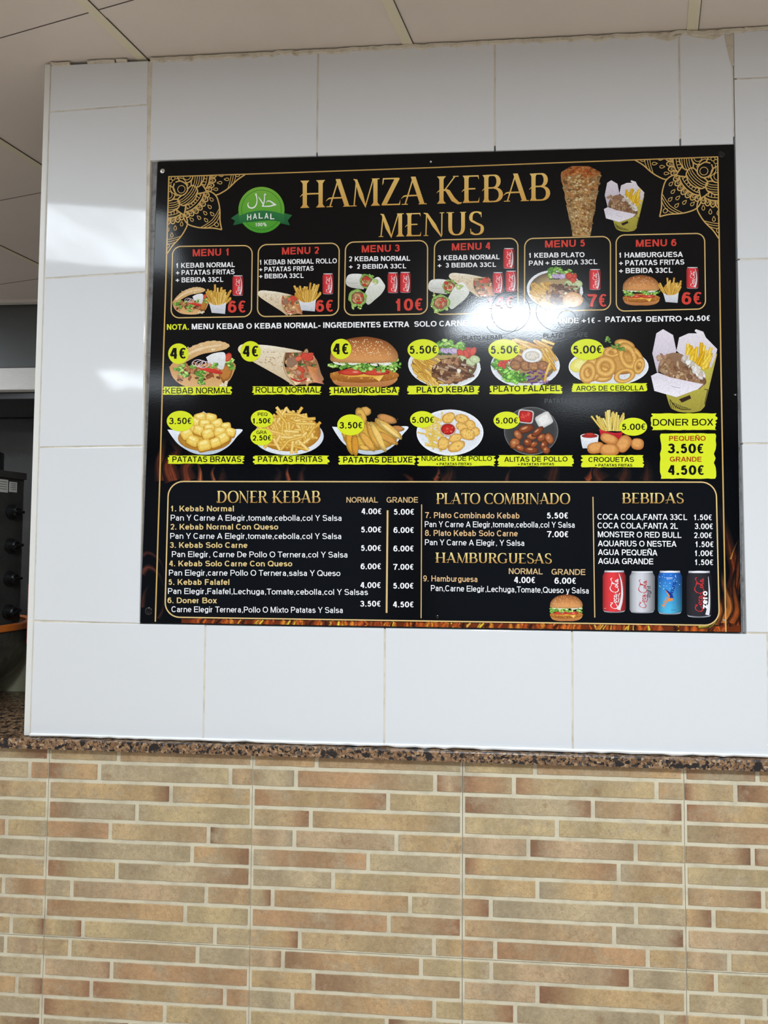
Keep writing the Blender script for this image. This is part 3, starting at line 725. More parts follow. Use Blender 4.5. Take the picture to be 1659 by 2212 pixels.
        for o_ in (0, .5): S(*([(o_, .55)]+A_(o_+.25, .66, .25, .34, 160, 0)+[(o_+.5, .3), (o_+.5, 0)]), H=x, cap=False); S((o_+.5, .3), (o_+.5, 0), H=x)
    elif base == 'n': S((0, 0), (0, 1), H=x); S(*([(0, .55)]+A_(.5, .62, .5, .38, 160, 0)+[(1, .3), (1, 0)]), H=x, cap=False); S((1, .3), (1, 0), H=x)
    elif base == 'o': S(*A_(.5, .5, .5, .5, 0, 360, 22), H=x, cap=False)
    elif base == 'r': S((0, 0), (0, 1), H=x); S(*([(0, .5)]+A_(.62, .52, .62, .46, 160, 68, 5)), H=x, cap=False)
    elif base == 's': S(*(A_(.5, .755, .45, .245, 25, 180)+A_(.5, .755, .45, .235, 195, 262, 4)+A_(.5, .255, .5, .265, 75, 0, 4)+A_(.5, .255, .5, .255, -10, -158)), H=x, cap=False)
    elif base == 't': S(*([(.40, .94), (.40, .20)]+A_(1.3, .20, .9, .20, 180, 265, 5)), cap=False); S((.0, .69), (1.1, .69), cap=1.0)
    elif base == 'u': S((0, .4), (0, 1), H=x); S((1, 0), (1, 1), H=x); S(*([(0, .6)]+A_(.5, .38, .5, .38, 180, 350)), H=x, cap=False)
    elif base == 'x': D(0, 1, 1, 0, 1.2, 0, x); D(1, 1, 0, 0, 1.2, 0, x)
    elif base == 'y': D(0, 1, .52, 0, 1.1, 0, x); D(1, 1, .40, -.38, 1.1, 0, x); S((.1, -.38), (.42, -.36), H=x, cap=False)
    elif base == 'z': S((0, 1), (1, 1), H=x, cap=1.0); S((0, 0), (1, 0), H=x, cap=1.0); D(.0, .1, 1, .9, 1.3, 0, x)
    if ch == 'Ñ': S((.14, 1.2), (.34, 1.27), (.64, 1.17), (.86, 1.25), cap=False)
    return adv, Q
def serif(ch):
    """inscribed display capitals with swash crossbars"""
    Q = []; T, t = .165, .05
    def stem(x, y0=0.0, y1=1.0, w=T, top=True, bot=True, sl=.085):
        Q.append([(x-w/2, y0), (x+w/2, y0), (x+w/2, y1), (x-w/2, y1)])
        for on, y, d in ((top, y1, -1), (bot, y0, 1)):
            if on:
                Q.append([(x-w/2-sl, y), (x+w/2+sl, y), (x+w/2+sl, y+d*.032), (x-w/2-sl, y+d*.032)])
                Q.append([(x-w/2-sl*.7, y+d*.03), (x-w/2, y+d*.03), (x-w/2, y+d*.12)]); Q.append([(x+w/2+sl*.7, y+d*.03), (x+w/2, y+d*.03), (x+w/2, y+d*.12)])
    def rib(pts, ws):
        L = []; R = []
        for i in range(len(pts)):
            a, b = pts[max(0, i-1)], pts[min(len(pts)-1, i+1)]; dx, dy = b[0]-a[0], b[1]-a[1]; d = math.hypot(dx, dy) or 1
            L.append((pts[i][0]-dy/d*ws[i]/2, pts[i][1]+dx/d*ws[i]/2)); R.append((pts[i][0]+dy/d*ws[i]/2, pts[i][1]-dx/d*ws[i]/2))
        for i in range(len(pts)-1): Q.append([L[i], L[i+1], R[i+1], R[i]])
    def swash(x0, x1, y=.5):
        P = bez((x0-.13, y-.10, .008), (x0-.06, y-.035, .035), (x0+.06, y+.005, .055), (x1, y+.01, .05), n=6); rib([p[:2] for p in P], [p[2] for p in P])
    def bowl(cx, cy, rx, ry, a0, a1): Q.extend(ribbon([(cx+rx*math.cos(math.radians(a0+(a1-a0)*i/16)), cy+ry*math.sin(math.radians(a0+(a1-a0)*i/16))) for i in range(17)], T, t, False))
    def flag(x, y, d, h=.16):       # little wedge on the end of an arm; d = +1 hangs down
        Q.append([(x-.05, y), (x+.015, y), (x+.03, y-d*h), (x-.0, y-d*h*.6)])
    adv = .9
    def dg(x0, y0, x1, y1, w): Q.append([(x0-w/2, y0), (x0+w/2, y0), (x1+w/2, y1), (x1-w/2, y1)])
    def foot(x, y=0.0, sl=.12, d=1): Q.append([(x-sl, y), (x+sl, y), (x+sl, y+d*.032), (x-sl, y+d*.032)])
    if ch == 'A': dg(.14, 0, .47, 1, .055); dg(.82, 0, .46, 1.02, .185); foot(.13); foot(.83, sl=.16); swash(.12, .70, .32); adv = .97
    elif ch == 'B': stem(.2, sl=.06); rib([(.2, .98), (.48, .98)], [t, t]); bowl(.48, .755, .20, .225, 90, -90); bowl(.50, .265, .27, .245, 90, -90); rib([(.2, .02), (.5, .02)], [t, t]); swash(.16, .5, .51); adv = .88
    elif ch == 'C': Q.extend(ribbon(A_(.5, .5, .41, .485, 48, 312, 24), T, t, False)); Q.append([(.74, .98), (.80, .98), (.82, .72), (.77, .80)]); Q.append([(.74, .03), (.79, .02), (.84, .22), (.76, .16)]); adv = .92
    elif ch == 'D': stem(.2, sl=.06); rib([(.2, .98), (.42, .98)], [t, t]); bowl(.42, .5, .42, .48, 90, -90); rib([(.02, .02), (.42, .02)], [t, t]); rib([(-.02, .16), (.02, .05), (.2, .02)], [.01, .05, .05]); adv = 1.02
    elif ch == 'E': stem(.2, sl=.06); rib([(.2, .975), (.66, .975)], [t, t]); rib([(.2, .025), (.68, .025)], [t, t]); flag(.66, 1, 1); flag(.68, 0, -1, .2); swash(.14, .55, .5); adv = .78
    elif ch == 'G': Q.extend(ribbon(A_(.5, .5, .41, .485, 48, 318, 24), T, t, False)); stem(.80, .03, .42, T*.8, True, False, .07); Q.append([(.74, .98), (.80, .98), (.82, .74), (.77, .80)]); adv = 1.0
    elif ch == 'H': stem(.2); stem(.82); swash(.14, .8, .5); adv = 1.04
    elif ch == 'I': stem(.2); adv = .42
    elif ch == 'K': stem(.2); dg(.30, .46, .74, 1, .06); foot(.76, 1, .11, -1); rib([(.34, .52), (.46, .44), (.66, .14), (.86, 0), (.98, -.015)], [.06, .15, .17, .10, .02]); foot(.90, 0, .1); swash(.14, .45, .49); adv = .98
    elif ch == 'L': stem(.2, sl=.06); rib([(.2, .025), (.66, .025)], [t, t]); flag(.68, 0, -1, .22); adv = .74
    elif ch == 'M': dg(.12, 0, .22, .98, .05); foot(.12, sl=.1); rib([(.10, .99), (.2, .96), (.40, .40), (.58, -.05)], [.03, .10, .17, .03]); dg(.57, .0, .88, 1, .05); stem(.96, top=False, sl=.09); Q.append([(.80, 1), (1.12, 1), (1.12, .968), (.84, .968)]); adv = 1.16
    elif ch == 'N': dg(.14, 0, .17, .98, .05); foot(.14, sl=.1); rib([(.04, .99), (.18, .95), (.50, .45), (.82, -.06)], [.03, .10, .17, .03]); dg(.83, 0, .84, 1, .05); foot(.84, 1, .1, -1); adv = 1.0
    elif ch == 'O': Q.extend(ribbon(A_(.5, .5, .42, .485, 0, 360, 30), T, t, False)); adv = 1.0
    elif ch == 'P': stem(.2, sl=.07); rib([(.2, .975), (.46, .975)], [t, t]); bowl(.46, .72, .24, .255, 90, -90); swash(.16, .46, .48); adv = .76
    elif ch == 'R': stem(.2, sl=.07); rib([(.2, .975), (.46, .975)], [t, t]); bowl(.46, .745, .22, .23, 90, -90); swash(.16, .48, .51); rib([(.46, .50), (.58, .28), (.72, .05), (.92, -.01)], [.08, .17, .14, .02]); adv = .9
    elif ch == 'S': Q.extend(ribbon(A_(.38, .75, .24, .235, 38, 215)+[(.38, .50)]+A_(.38, .25, .26, .235, 35, -142), T*.9, t*1.2, False)); Q.append([(.55, .96), (.60, .98), (.61, .74), (.58, .78)]); Q.append([(.13, .04), (.18, .04), (.14, .28), (.11, .26)]); adv = .72
    elif ch == 'T': stem(.43, top=False); rib([(.04, .975), (.82, .975)], [t, t]); flag(.82, 1, 1, .2); Q.append([(.02, 1), (.09, 1), (.05, .86), (.0, .78)]); adv = .84
    elif ch == 'U': Q.extend(ribbon([(.2, .985), (.2, .36)]+A_(.48, .33, .28, .31, 180, 360)[1:]+[(.76, .985)], T, t, False)); foot(.2, 1, .16, -1); foot(.76, 1, .13, -1); adv = .96
    elif ch == 'Z': rib([(.1, .975), (.72, .975)], [t, t]); rib([(.05, .025), (.74, .025)], [t, t]); dg(.13, .02, .66, .98, .20); Q.append([(.09, 1), (.14, 1), (.12, .82), (.07, .74)]); flag(.75, 0, -1, .2); adv = .82
    elif ch == ' ': adv = .42
    return adv, Q
def text(pic, body, a, b, h, col, w=.2, face='sans', c2=None, lean=0.0):
    """set body so that its ink runs exactly from a to b on the baseline, cap height h"""
    x = 0; glyphs = []
    if face == 'sans': w = min(.235, w*1.16)
    for ch in body:
        if ch == ' ': x += .39 if face == 'sans' else .4; continue
        adv, Q = sans(ch, w) if face == 'sans' else serif(ch)
        glyphs.append((x, Q)); x += adv
    xs = [p[0]+gx for gx, Q in glyphs for q in Q for p in q]; lo, hi = min(xs), max(xs)
    dx, dy = (b[0]-a[0])/(hi-lo), (b[1]-a[1])/(hi-lo)
    c1 = L3(col); fs = []
    for gx, Q in glyphs:
        for q in Q:
            pts = []; cs = []
            for (u, v) in q:
                X = gx+u-lo; pts.append((a[0]+X*dx+lean*v*h, a[1]+X*dy-v*h))
                if c2: tt = min(1, max(0, v)); cs.append(L3([c2[k]+(col[k]-c2[k])*tt for k in range(3)]))
                else: cs.append(c1)
            fs.append((pts, cs))
    pic.group(fs, True)
def star(p): return p
WHITE, RED, BLACK, GOLD, YEL = (248, 248, 250), (212, 68, 58), (14, 14, 12), (214, 176, 98), (222, 232, 44)
CREAMG = (226, 194, 132)
# ------------------------------------------------------------------ the menu board
board = tag(empty('menu_board', tuple(W(960, 1360, YB+.003))), 'large black and gold printed kebab shop menu board screwed into a recess in white tiles', 'menu board')
BQ = [(303, 1345), (1601, 1366), (1585.5, 312), (341, 350)]
k = MB()
f0 = [W(x, y, YB) for x, y in BQ]; b0 = [Vector((p.x, .0098, p.z)) for p in f0]
k.face(f0)
for j in range(4): k.face([f0[j], b0[j], b0[(j+1) % 4], f0[(j+1) % 4]])
k.build('panel', M['panel'], board)

def texts(name, parent, items, base=.0016, m='print'):
    p = Pic(PXZ, base, .00005)
    for it in items:
        z, body, u0, v0, u1, v1, h, w, col = it[:9]
        fc = it[9] if len(it) > 9 else 'sans'; c2 = it[10] if len(it) > 10 else None
        text(p, body, px(z, u0, v0), px(z, u1, v1), h/z[2], col, w, fc, c2)
    return p.build(name, M[m], parent)
def each(name, parent, items, base=.0005):
    for it in items: texts(name, parent, [it], base)
def rrect(TL, TR, BR_, BL, r, n=8):
    def lerp(a, b, t): return (a[0]+(b[0]-a[0])*t, a[1]+(b[1]-a[1])*t)
    C = [TL, TR, BR_, BL]; out = []
    for i in range(4):
        p, a, b = C[i], C[i-1], C[(i+1) % 4]
        la = math.hypot(p[0]-a[0], p[1]-a[1]); lb = math.hypot(p[0]-b[0], p[1]-b[1])
        s, e = lerp(p, a, r/la), lerp(p, b, r/lb)
        for k in range(n+1):
            t = k/n; q = .4477
            c1, c2 = lerp(s, p, 1-q), lerp(e, p, 1-q)
            out.append(tuple((1-t)**3*s[j]+3*(1-t)**2*t*c1[j]+3*(1-t)*t*t*c2[j]+t**3*e[j] for j in (0, 1)))
    return out

# --- flames printed along the edges
FR = random.Random(5)
fp = Pic(PXZ, .00004, .00016)
def flame(x, y, h, lean=0.0, w=14, hot=.5, curl=.3):
    n = 12; pts, ws, cs, sf = [], [], [], []
    ph = FR.uniform(0, 6.28)
    for i in range(n+1):
        t = i/n; pts.append((x+lean*t*t*h+math.sin(ph+t*4)*w*curl, y-h*t)); ws.append(w*2*(1-t)**.7*(.55+.45*math.sin(ph+1+t*5)**2)+.3)
        a = (1-t)**.8
        c = [92+150*hot*a, 36+120*hot*a*a, 12+20*hot*a]; cs.append([q*(.25+.75*a) for q in c]); sf.append((12+50*a*hot, 9+14*a*hot, 11))
    fp.line(pts, ws, cs, soft=sf)
def band(pts, w, c, e): fp.line(pts, w, c, soft=e)
# bottom strip: bright tongues between the frame and the lower edge (clipped to the board)
def yb(x): return 1345+(x-303)*21/1298-.8
def yt(x): return 1334+(x-356)*17/1197+2.5
fp.poly([(392, yb(392)), (392, yt(392))]+[(x, yt(x)) for x in range(420, 1560, 40)]+[(1599, yt(1560)-6), (1600, yb(1600))]+[(x, yb(x)) for x in range(1560, 400, -40)], (104, 44, 18))
for i in range(210):
    x = FR.uniform(394, 1590); wd_ = FR.uniform(5, 20)
    c = FR.choice(((176, 80, 30), (206, 100, 34), (222, 140, 50), (150, 62, 26), (232, 186, 76), (236, 214, 64), (190, 92, 40), (46, 24, 18), (24, 16, 14), (214, 112, 40)))
    e = (112, 48, 20); s_ = FR.uniform(-6, 10)
    if x-wd_ < 392 or x+wd_+abs(s_) > 1599: continue
    if c[0] > 225: wd_ *= .45
    fp.line([(x, yb(x)), (x+s_*.4, (yb(x)+yt(x))/2), (x+s_, yt(x))], [wd_, wd_*.8, wd_*.5], c, soft=e)
DK = (9, 10, 13)
def tongue(P, w, c, n=3, spread=5):
    """a wisp: a broad dim body that fades into the black, with a few brighter threads inside it"""
    m = len(P)-1; body = bez(*P, n=8); L_ = len(body)
    def fade(i, f): t = 1-i/(L_-1); return [d+(q*f-d)*min(1, t*1.6)**1.2 for q, d in zip(c, DK)]
    fp.line(body, [max(.4, w*1.5*(.25+.75*(1-i/(L_-1))**.7)*(1-i/(L_-1))**.25) for i in range(L_)], [fade(i, .62) for i in range(L_)], soft=DK)
    for k in range(n):
        dx = FR.uniform(-.3, .3)*w; ph = FR.uniform(0, 6.28)
        pts = [(x+dx*(1-i/(L_-1))**.6+math.sin(ph+i*.35)*w*.06, y) for i, (x, y) in enumerate(body)][:int(L_*FR.uniform(.6, .95))]; l = len(pts)
        f = FR.uniform(.75, 1.15); cs = []
        for i in range(l):
            g_ = min(1, 4*(1-i/(l-1))); lo = fade(i, .62); cs.append([min(255, a_+(q*f-a_)*g_*(1-i/L_)) for a_, q in zip(lo, c)])
        fp.line(pts, [max(.3, w*.34*(1-i/(l-1))**.6) for i in range(l)], cs, soft=[fade(i, .6) for i in range(l)])
OR, OD, OB = (176, 78, 36), (104, 48, 30), (216, 126, 56)
for P, w, c in (([(1572, 1352), (1576, 1300), (1590, 1240), (1576, 1180), (1562, 1125), (1552, 1088)], 30, (150, 64, 30)), ([(1590, 1352), (1582, 1290), (1594, 1225), (1597, 1160)], 20, OR), ([(1560, 1345), (1577, 1310), (1563, 1262), (1559, 1230)], 18, OB), ([(1580, 1346), (1592, 1318), (1585, 1268), (1590, 1230)], 16, (196, 96, 42)),
                ([(1578, 1208), (1584, 1190), (1595, 1165)], 5, (226, 146, 66)), ([(1545, 1349), (1556, 1320), (1553, 1290), (1556, 1262)], 14, (206, 116, 48)), ([(1530, 1353), (1545, 1342), (1553, 1322)], 10, (236, 190, 70)), ([(1510, 1354), (1530, 1352), (1548, 1340)], 7, (240, 216, 80)),
                ([(306, 1240), (318, 1226), (332, 1230), (346, 1246), (354, 1270)], 12, (112, 56, 42)), ([(306, 1202), (318, 1194), (336, 1202), (350, 1220), (356, 1250)], 8, (92, 48, 40)), ([(308, 1312), (312, 1282), (322, 1262)], 9, (76, 40, 32)), ([(342, 1336), (352, 1316), (352, 1290)], 7, (64, 36, 30)),
                ([(350, 1038), (345, 1004), (352, 966), (357, 944)], 22, OD), ([(376, 1038), (366, 1004), (384, 974), (366, 950)], 30, (134, 62, 38)), ([(408, 1038), (402, 1010), (418, 988), (404, 968)], 26, (124, 58, 36)), ([(432, 1038), (432, 1016), (424, 992)], 10, (196, 108, 66)),
                ([(462, 1038), (458, 1020), (466, 1004)], 8, (160, 86, 56)), ([(480, 1038), (482, 1024), (480, 1008)], 16, (56, 30, 22)), ([(624, 1038), (620, 1020), (624, 1004)], 9, (176, 86, 56)), ([(650, 1038), (652, 1020), (662, 1006)], 14, (66, 36, 30)), ([(598, 1038), (604, 1022), (596, 1010)], 14, (54, 32, 30)),
                ([(940, 1038), (948, 1022), (945, 1006)], 10, (168, 84, 54)), ([(964, 1038), (972, 1022), (968, 1004)], 30, (62, 34, 24)), ([(890, 1038), (878, 1028), (868, 1024)], 10, (84, 42, 34)), ([(1094, 1038), (1098, 1024), (1106, 1012)], 8, (84, 46, 36)), ([(1190, 1038), (1198, 1010), (1192, 984)], 26, (64, 34, 24)),
                ([(1268, 1038), (1280, 1018), (1276, 996)], 14, (166, 78, 44)), ([(1300, 1038), (1290, 1018), (1300, 996)], 28, (80, 40, 26)), ([(1344, 1038), (1352, 1018), (1348, 994)], 28, (72, 38, 26)), ([(1396, 1038), (1400, 1016), (1394, 990)], 22, (62, 33, 24))): tongue(P, w, c)
for grp in fp.p:           # the print ends at the board's edges
    for gi, (pts, cl) in enumerate(grp):
        q_ = []
        for x, y in pts:
            x = min(x, 1585.5+15.5*(y-312)/1054-.6); x = max(x, 341-38*(y-350)/995+.6); q_.append((x, min(y, yb(x)+.3)))
        grp[gi] = (q_, cl)
fp.build('flame_print', M['flame'], board)
# black field of the price list lies over the flames
lf = rrect((364, 1040), (1547, 1041.5), (1554, 1351), (356, 1333), 32)
pp = Pic(PXZ, .00024); pp.poly(lf, (7, 9, 14)); pp.line(lf, 2.7, CREAMG, close=True); pp.build('list_frame', M['print'], board)
# thin gold border
bp_ = Pic(PXZ, .0003, .0001)
BT = [(364.8, 381.8), (650, 372.2), (930, 362.2), (1230, 350.6), (1550.2, 338.8)]
bp_.line(BT, 2.6, (198, 160, 92)); bp_.line([(1550.2, 337.6), (1553.6, 520), (1557.5, 800), (1562, 1050), (1568, 1365)], 2.9, (206, 168, 100))
bp_.line([(364.8, 380.6), (358.5, 600), (352, 800), (345, 1040), (335.5, 1343)], 2.9, (206, 168, 100))
bp_.build('gold_border', M['print'], board)

# --- mandala ornaments in the two upper corners
def ornament(mapf, name):
    p = Pic(PXZ, .00033, .0004)
    thick, thin = 10.5/3.77, 6/3.77
    OG = (206, 168, 100)
    def petal(ang, half):
        ca, sa = math.cos(math.radians(ang)), math.sin(math.radians(ang))
        def P(pts): return [mapf(t*ca-s*sa, t*sa+s*ca) for t, s in pts]
        sides = {0: (1,), 90: (-1,), 45: (1, -1)}[ang]
        def L(pts, w, c=(206, 168, 100)):
            for sg in sides: p.line(P([(t, (s if len(sides) == 2 else max(0, s))*sg) for t, s in pts]), w, c)
        if ang == 45:      # the middle petal lies over its neighbours
            for pts in (((72, 6), (96, 40), (150, 52), (188, 30), (196, 0)), ((186, 30), (186, 70), (206, 88), (240, 88), (266, 66), (270, 0)), ((262, 50), (290, 92), (330, 146), (388, 156), (446, 132), (500, 94), (560, 40), (621, 0))):
                c_ = bez(*pts, n=6); p.poly(P(c_+[(t, -s) for t, s in c_[::-1]]), (5, 7, 12))
        # heart leaf with circle near the centre
        L(bez((72, 6), (96, 42), (150, 54), (188, 30), (196, 0), n=6), thick); L(arc(148, 0, 30, 30, 0, 180, 14), thin)
        # ribbed bulb
        L(bez((186, 30), (184, 70), (204, 90), (236, 90), (262, 74), (270, 56), n=6), thick)
        for t0 in (196, 214, 232, 250): L(bez((t0, 86), (t0+14, 52), (t0+20, 0), n=6), thin)
        # band with rungs
        L(bez((262, 54), (288, 92), (304, 106), n=6), thick); L(bez((270, 56), (284, 30), (288, 0), n=6), thick)
        L(bez((306, 106), (328, 56), (336, 0), n=6), thick); L(bez((288, 92), (306, 52), (312, 0), n=6), thin)
        for s0 in (0, 24, 48, 70): L([(288-s0*.18, s0), (312-s0*.12, s0*1.06)], thin)
        # scallops
        for s0, tc in ((0, 352), (40, 348), (80, 336), (112, 318)):
            L([(tc-14, s0-17)]+arc(tc+8, s0, 26, 18, -90, 90, 8)+[(tc-14, s0+17)], thick*.9) if s0 or len(sides) == 2 or True else None
            L([(tc-10, s0-7)]+arc(tc+2, s0, 12, 7, -90, 90, 6)+[(tc-10, s0+7)], thin)
        # petal outline with its ogee tip
        L(bez((290, 92), (328, 146), (388, 158), (446, 134), (500, 96), (560, 40), (621, 0), n=8), thick)
        # seeds
        for t, s in ((424, 0), (414, 60), (382, 112), (470, 34)):
            L([(t-20, s)]+arc(t+6, s, 14, 11, -120, 120, 8)+[(t-20, s)], thin)
        # stripes towards the tip
        L(bez((482, 112), (500, 50), (508, 0), n=5), thin); L(bez((502, 94), (520, 40), (526, 0), n=5), thin); L(bez((526, 72), (542, 30), (546, 0), n=5), thin)
        L(arc(560, 0, 18, 15, 0, 180, 8)+[(538, 0)], thin)
    for a in (0, 45, 90): petal(a, a != 45)
    for x, y in ((36, 14), (14, 36)): p.line([mapf(*q) for q in arc(x, y, 16, 16, 0, 360, 12)], thin, GOLD)
    for x, y in ((92, 36), (36, 88)): p.poly([mapf(*q) for q in arc(x, y, 5, 5, 0, 360, 8)], GOLD)
    for pts in (bez((58, 20), (100, 14), (128, 30), (160, 74), n=5), bez((20, 58), (14, 100), (30, 128), (74, 160), n=5)): p.line([mapf(*q) for q in pts], thin, GOLD)
    return p.build(name, M['print'], board)
ornament(lambda a, b: (320+(168+a*1.0-b*.018)/3.7705, 320+(232-a*.026+b*1.01)/3.7705), 'corner_ornament')
ornament(lambda a, b: (1160+(1472-a*1.09+b*.012)/3.7705, 300+(146+a*.040+b*1.07)/3.7705), 'corner_ornament')

# --- headline
GT, GB_ = (238, 200, 116), (216, 166, 84)
tl = Pic(PXZ, .0004, .0002)
text(tl, 'HAMZA KEBAB', px(ZA, 1236, 488), px(ZC, 107, 500), 59, GT, face='serif', c2=GB_)
text(tl, 'MENUS', px(ZB, 294, 724), px(ZB, 1152, 704), 50, GT, face='serif', c2=GB_)
tl.build('title_lettering', M['print'], board)

# --- halal badge
hb = Pic(ZA, .0004, .0002)
hb.grad(arc(923, 503, 188, 188, 0, 360, 48), (124, 186, 66), (72, 158, 50)); 
hb.line(arc(923, 503, 162, 162, 0, 360, 48), 3.5, (52, 108, 40))
ho = hb.build('halal_badge', M['print'], board)
hr = Pic(ZA, .0006, .0002)
for sx in (-1, 1):
    pts = [(923+sx*190, 530), (923+sx*250, 545 if sx > 0 else 572), (923+sx*215, 590), (923+sx*232, 630), (923+sx*150, 612)]
    hr.grad(pts, (44, 112, 66), (30, 92, 52))
top, bot = bez((738, 552), (830, 520), (923, 508), (1016, 516), (1110, 540)), bez((742, 604), (830, 602), (923, 592), (1016, 590), (1108, 606))
hr.group([([top[i], top[i+1], (bot[i+1][0], bot[i+1][1]), bot[i]], [L3((50, 124, 70))]*2+[L3((38, 108, 60))]*2) for i in range(len(top)-1)])
hr.build('ribbon', M['print'], ho)
ht = Pic(ZA, .0008, .0002)
for i, ch in enumerate('HALAL'):
    xa = 806+i*47; yb_ = 586-(4-(i-2)**2)*2.2-i*1.5; text(ht, ch, (xa, yb_), (xa+34, yb_-1), 46, (240, 244, 240), .17)
text(ht, '100%', (874, 638), (965, 636), 30, (226, 240, 220), .19)
AW = (240, 246, 238)
def brush(pts, ws):
    P = bez(*[(a, b, w) for (a, b), w in zip(pts, ws)], n=7); ht.line([q[:2] for q in P], [q[2] for q in P], AW)
brush([(876, 370), (884, 400), (886, 440), (872, 474), (846, 488), (820, 480), (812, 458), (820, 440)], [15, 9, 9, 11, 12, 11, 8, 3])
brush([(898, 396), (914, 420), (930, 445), (938, 466), (926, 474)], [4, 10, 10, 9, 4])
brush([(950, 378), (948, 400), (946, 430), (938, 460), (930, 472)], [3, 8, 9, 10, 8])
brush([(944, 388), (952, 374), (960, 384)], [4, 11, 4])
brush([(930, 474), (962, 474), (996, 472), (1020, 464), (1044, 462)], [7, 10, 11, 13, 8])
brush([(1042, 464), (1018, 448), (992, 432), (972, 432), (962, 444)], [9, 12, 11, 8, 3])
ht.build('badge_lettering', M['print'], ho)

# ------------------------------------------------------------------ printed pictures of the food
R_F = random.Random(21)
FRY = [((236, 196, 96), (186, 130, 44)), ((226, 184, 84), (176, 120, 40)), ((244, 212, 124), (200, 150, 60)), ((218, 170, 70), (164, 106, 34))]
MEAT = [(150, 104, 70), (176, 132, 94), (118, 76, 52), (196, 158, 120), (136, 92, 60), (92, 60, 44)]
def norm(p, x0, y0, x1, y1):
    """a frame 0..1 x 0..1 laid over the box"""
    return lambda x, y: (x0+(x1-x0)*x, y0+(y1-y0)*y)
def burger(zone, parent, x0, y0, x1, y1, name='burger_picture', base=.0004, seeds=90):
    p = Pic(zone, base); q = norm(p, x0, y0, x1, y1); w, h = x1-x0, y1-y0; r = R_F
    p.grad([q(*t) for t in bez((.03, .80), (.10, .94), (.30, 1.0), (.5, 1.0), (.7, 1.0), (.9, .94), (.97, .80), (.7, .74), (.3, .74))], (214, 158, 96), (176, 110, 62))
    p.grad([q(*t) for t in bez((.02, .72), (.05, .84), (.3, .90), (.6, .90), (.93, .84), (.98, .72), (.7, .62), (.3, .62))], (206, 138, 62), (150, 88, 34))
    p.crumbs(r, lambda: q(r.uniform(.06, .94), r.uniform(.72, .86)), 60, w*.016, [(206, 146, 66), (186, 120, 50), (222, 166, 84), (164, 100, 40)])
    p.poly([q(*t) for t in ((.15, .74), (.80, .73), (.72, .88), (.62, .79), (.3, .79))], [L3((236, 190, 86))]*2+[L3((250, 214, 120))]+[L3((228, 172, 62))]*2)
    for cx_, rw in ((.33, .20), (.67, .2)):
        p.blob(*q(cx_, .70), w*rw, h*.065, (206, 74, 54), (160, 34, 28)); p.blob(*q(cx_+.05, .695), w*.05, h*.02, (232, 150, 130), (206, 80, 60))
    for i in range(46): p.leaf(r, *q(r.uniform(.04, .96), r.gauss(.565, .05)), w*.075, 3)
    for i in range(14): p.blob(*q(r.uniform(.08, .92), r.uniform(.49, .555)), w*r.uniform(.03, .07), h*.022, (236, 236, 226), (206, 214, 190), r.uniform(-.3, .3), 10, .2, rnd=r)
    dome = bez((.02, .44), (.05, .26), (.2, .08), (.42, .005), (.6, .005), (.82, .09), (.96, .27), (.985, .44), (.9, .50), (.5, .52), (.1, .50), (.03, .47), n=6)
    c = q(.52, .30); D_ = [q(*t) for t in dome]; mid = [(c[0]+(a-c[0])*.72, c[1]+(b-c[1])*.72) for a, b in D_]; inn = [(c[0]+(a-c[0])*.35, c[1]+(b-c[1])*.35) for a, b in D_]
    def dc(a, b, f):
        v = (b-y0)/h/.52; base_ = (150+70*v, 84+76*v, 40+60*v); return L3([t*f for t in base_])
    fs = []
    n = len(D_)
    for i in range(n):
        j = (i+1) % n
        fs.append(([D_[i], D_[j], mid[j], mid[i]], [dc(*D_[i], .82), dc(*D_[j], .82), dc(*mid[j], 1.02), dc(*mid[i], 1.02)]))
        fs.append(([mid[i], mid[j], inn[j], inn[i]], [dc(*mid[i], 1.02), dc(*mid[j], 1.02), dc(*inn[j], 1.08), dc(*inn[i], 1.08)]))
    fs.append((inn, [dc(*t, 1.08) for t in inn])); p.group(fs)
    for i in range(seeds):
        a, b = r.uniform(.1, .9), r.uniform(.05, .36)
        if ((a-.5)/.46)**2+((b-.46)/.44)**2 < 1: p.blob(*q(a, b), w*.010, h*.008, (246, 230, 196), (216, 180, 130), r.uniform(0, 3), 6)
    return p.build(name, M['food'], parent)
def fries_box(zone, parent, x0, y0, x1, y1, base=.0008, red=False):
    p = Pic(zone, base); q = norm(p, x0, y0, x1, y1); w = x1-x0; r = R_F
    for i in range(44):
        bx_ = r.uniform(.28, .74); tx = .5+(bx_-.5)*2.1+r.uniform(-.10, .10); ty = .02+abs(tx-.5)*.26+r.uniform(0, .22)+(.0 if i < 14 else .14 if i < 30 else .24)
        c, e = r.choice(FRY); p.stick(q(bx_, .72), q(min(.99, max(.01, tx)), ty), w*.075, c, e)
    a = (232, 232, 236); b = (196, 198, 206)
    if red: a, b = (206, 44, 50), (156, 26, 34)
    p.grad([q(*t) for t in bez((.20, .62), (.35, .70), (.5, .715), (.68, .69), (.82, .61), n=5)]+[q(.78, 1.0), q(.30, .965)], a, b)
    return p.build('fries_picture', M['food'], parent)
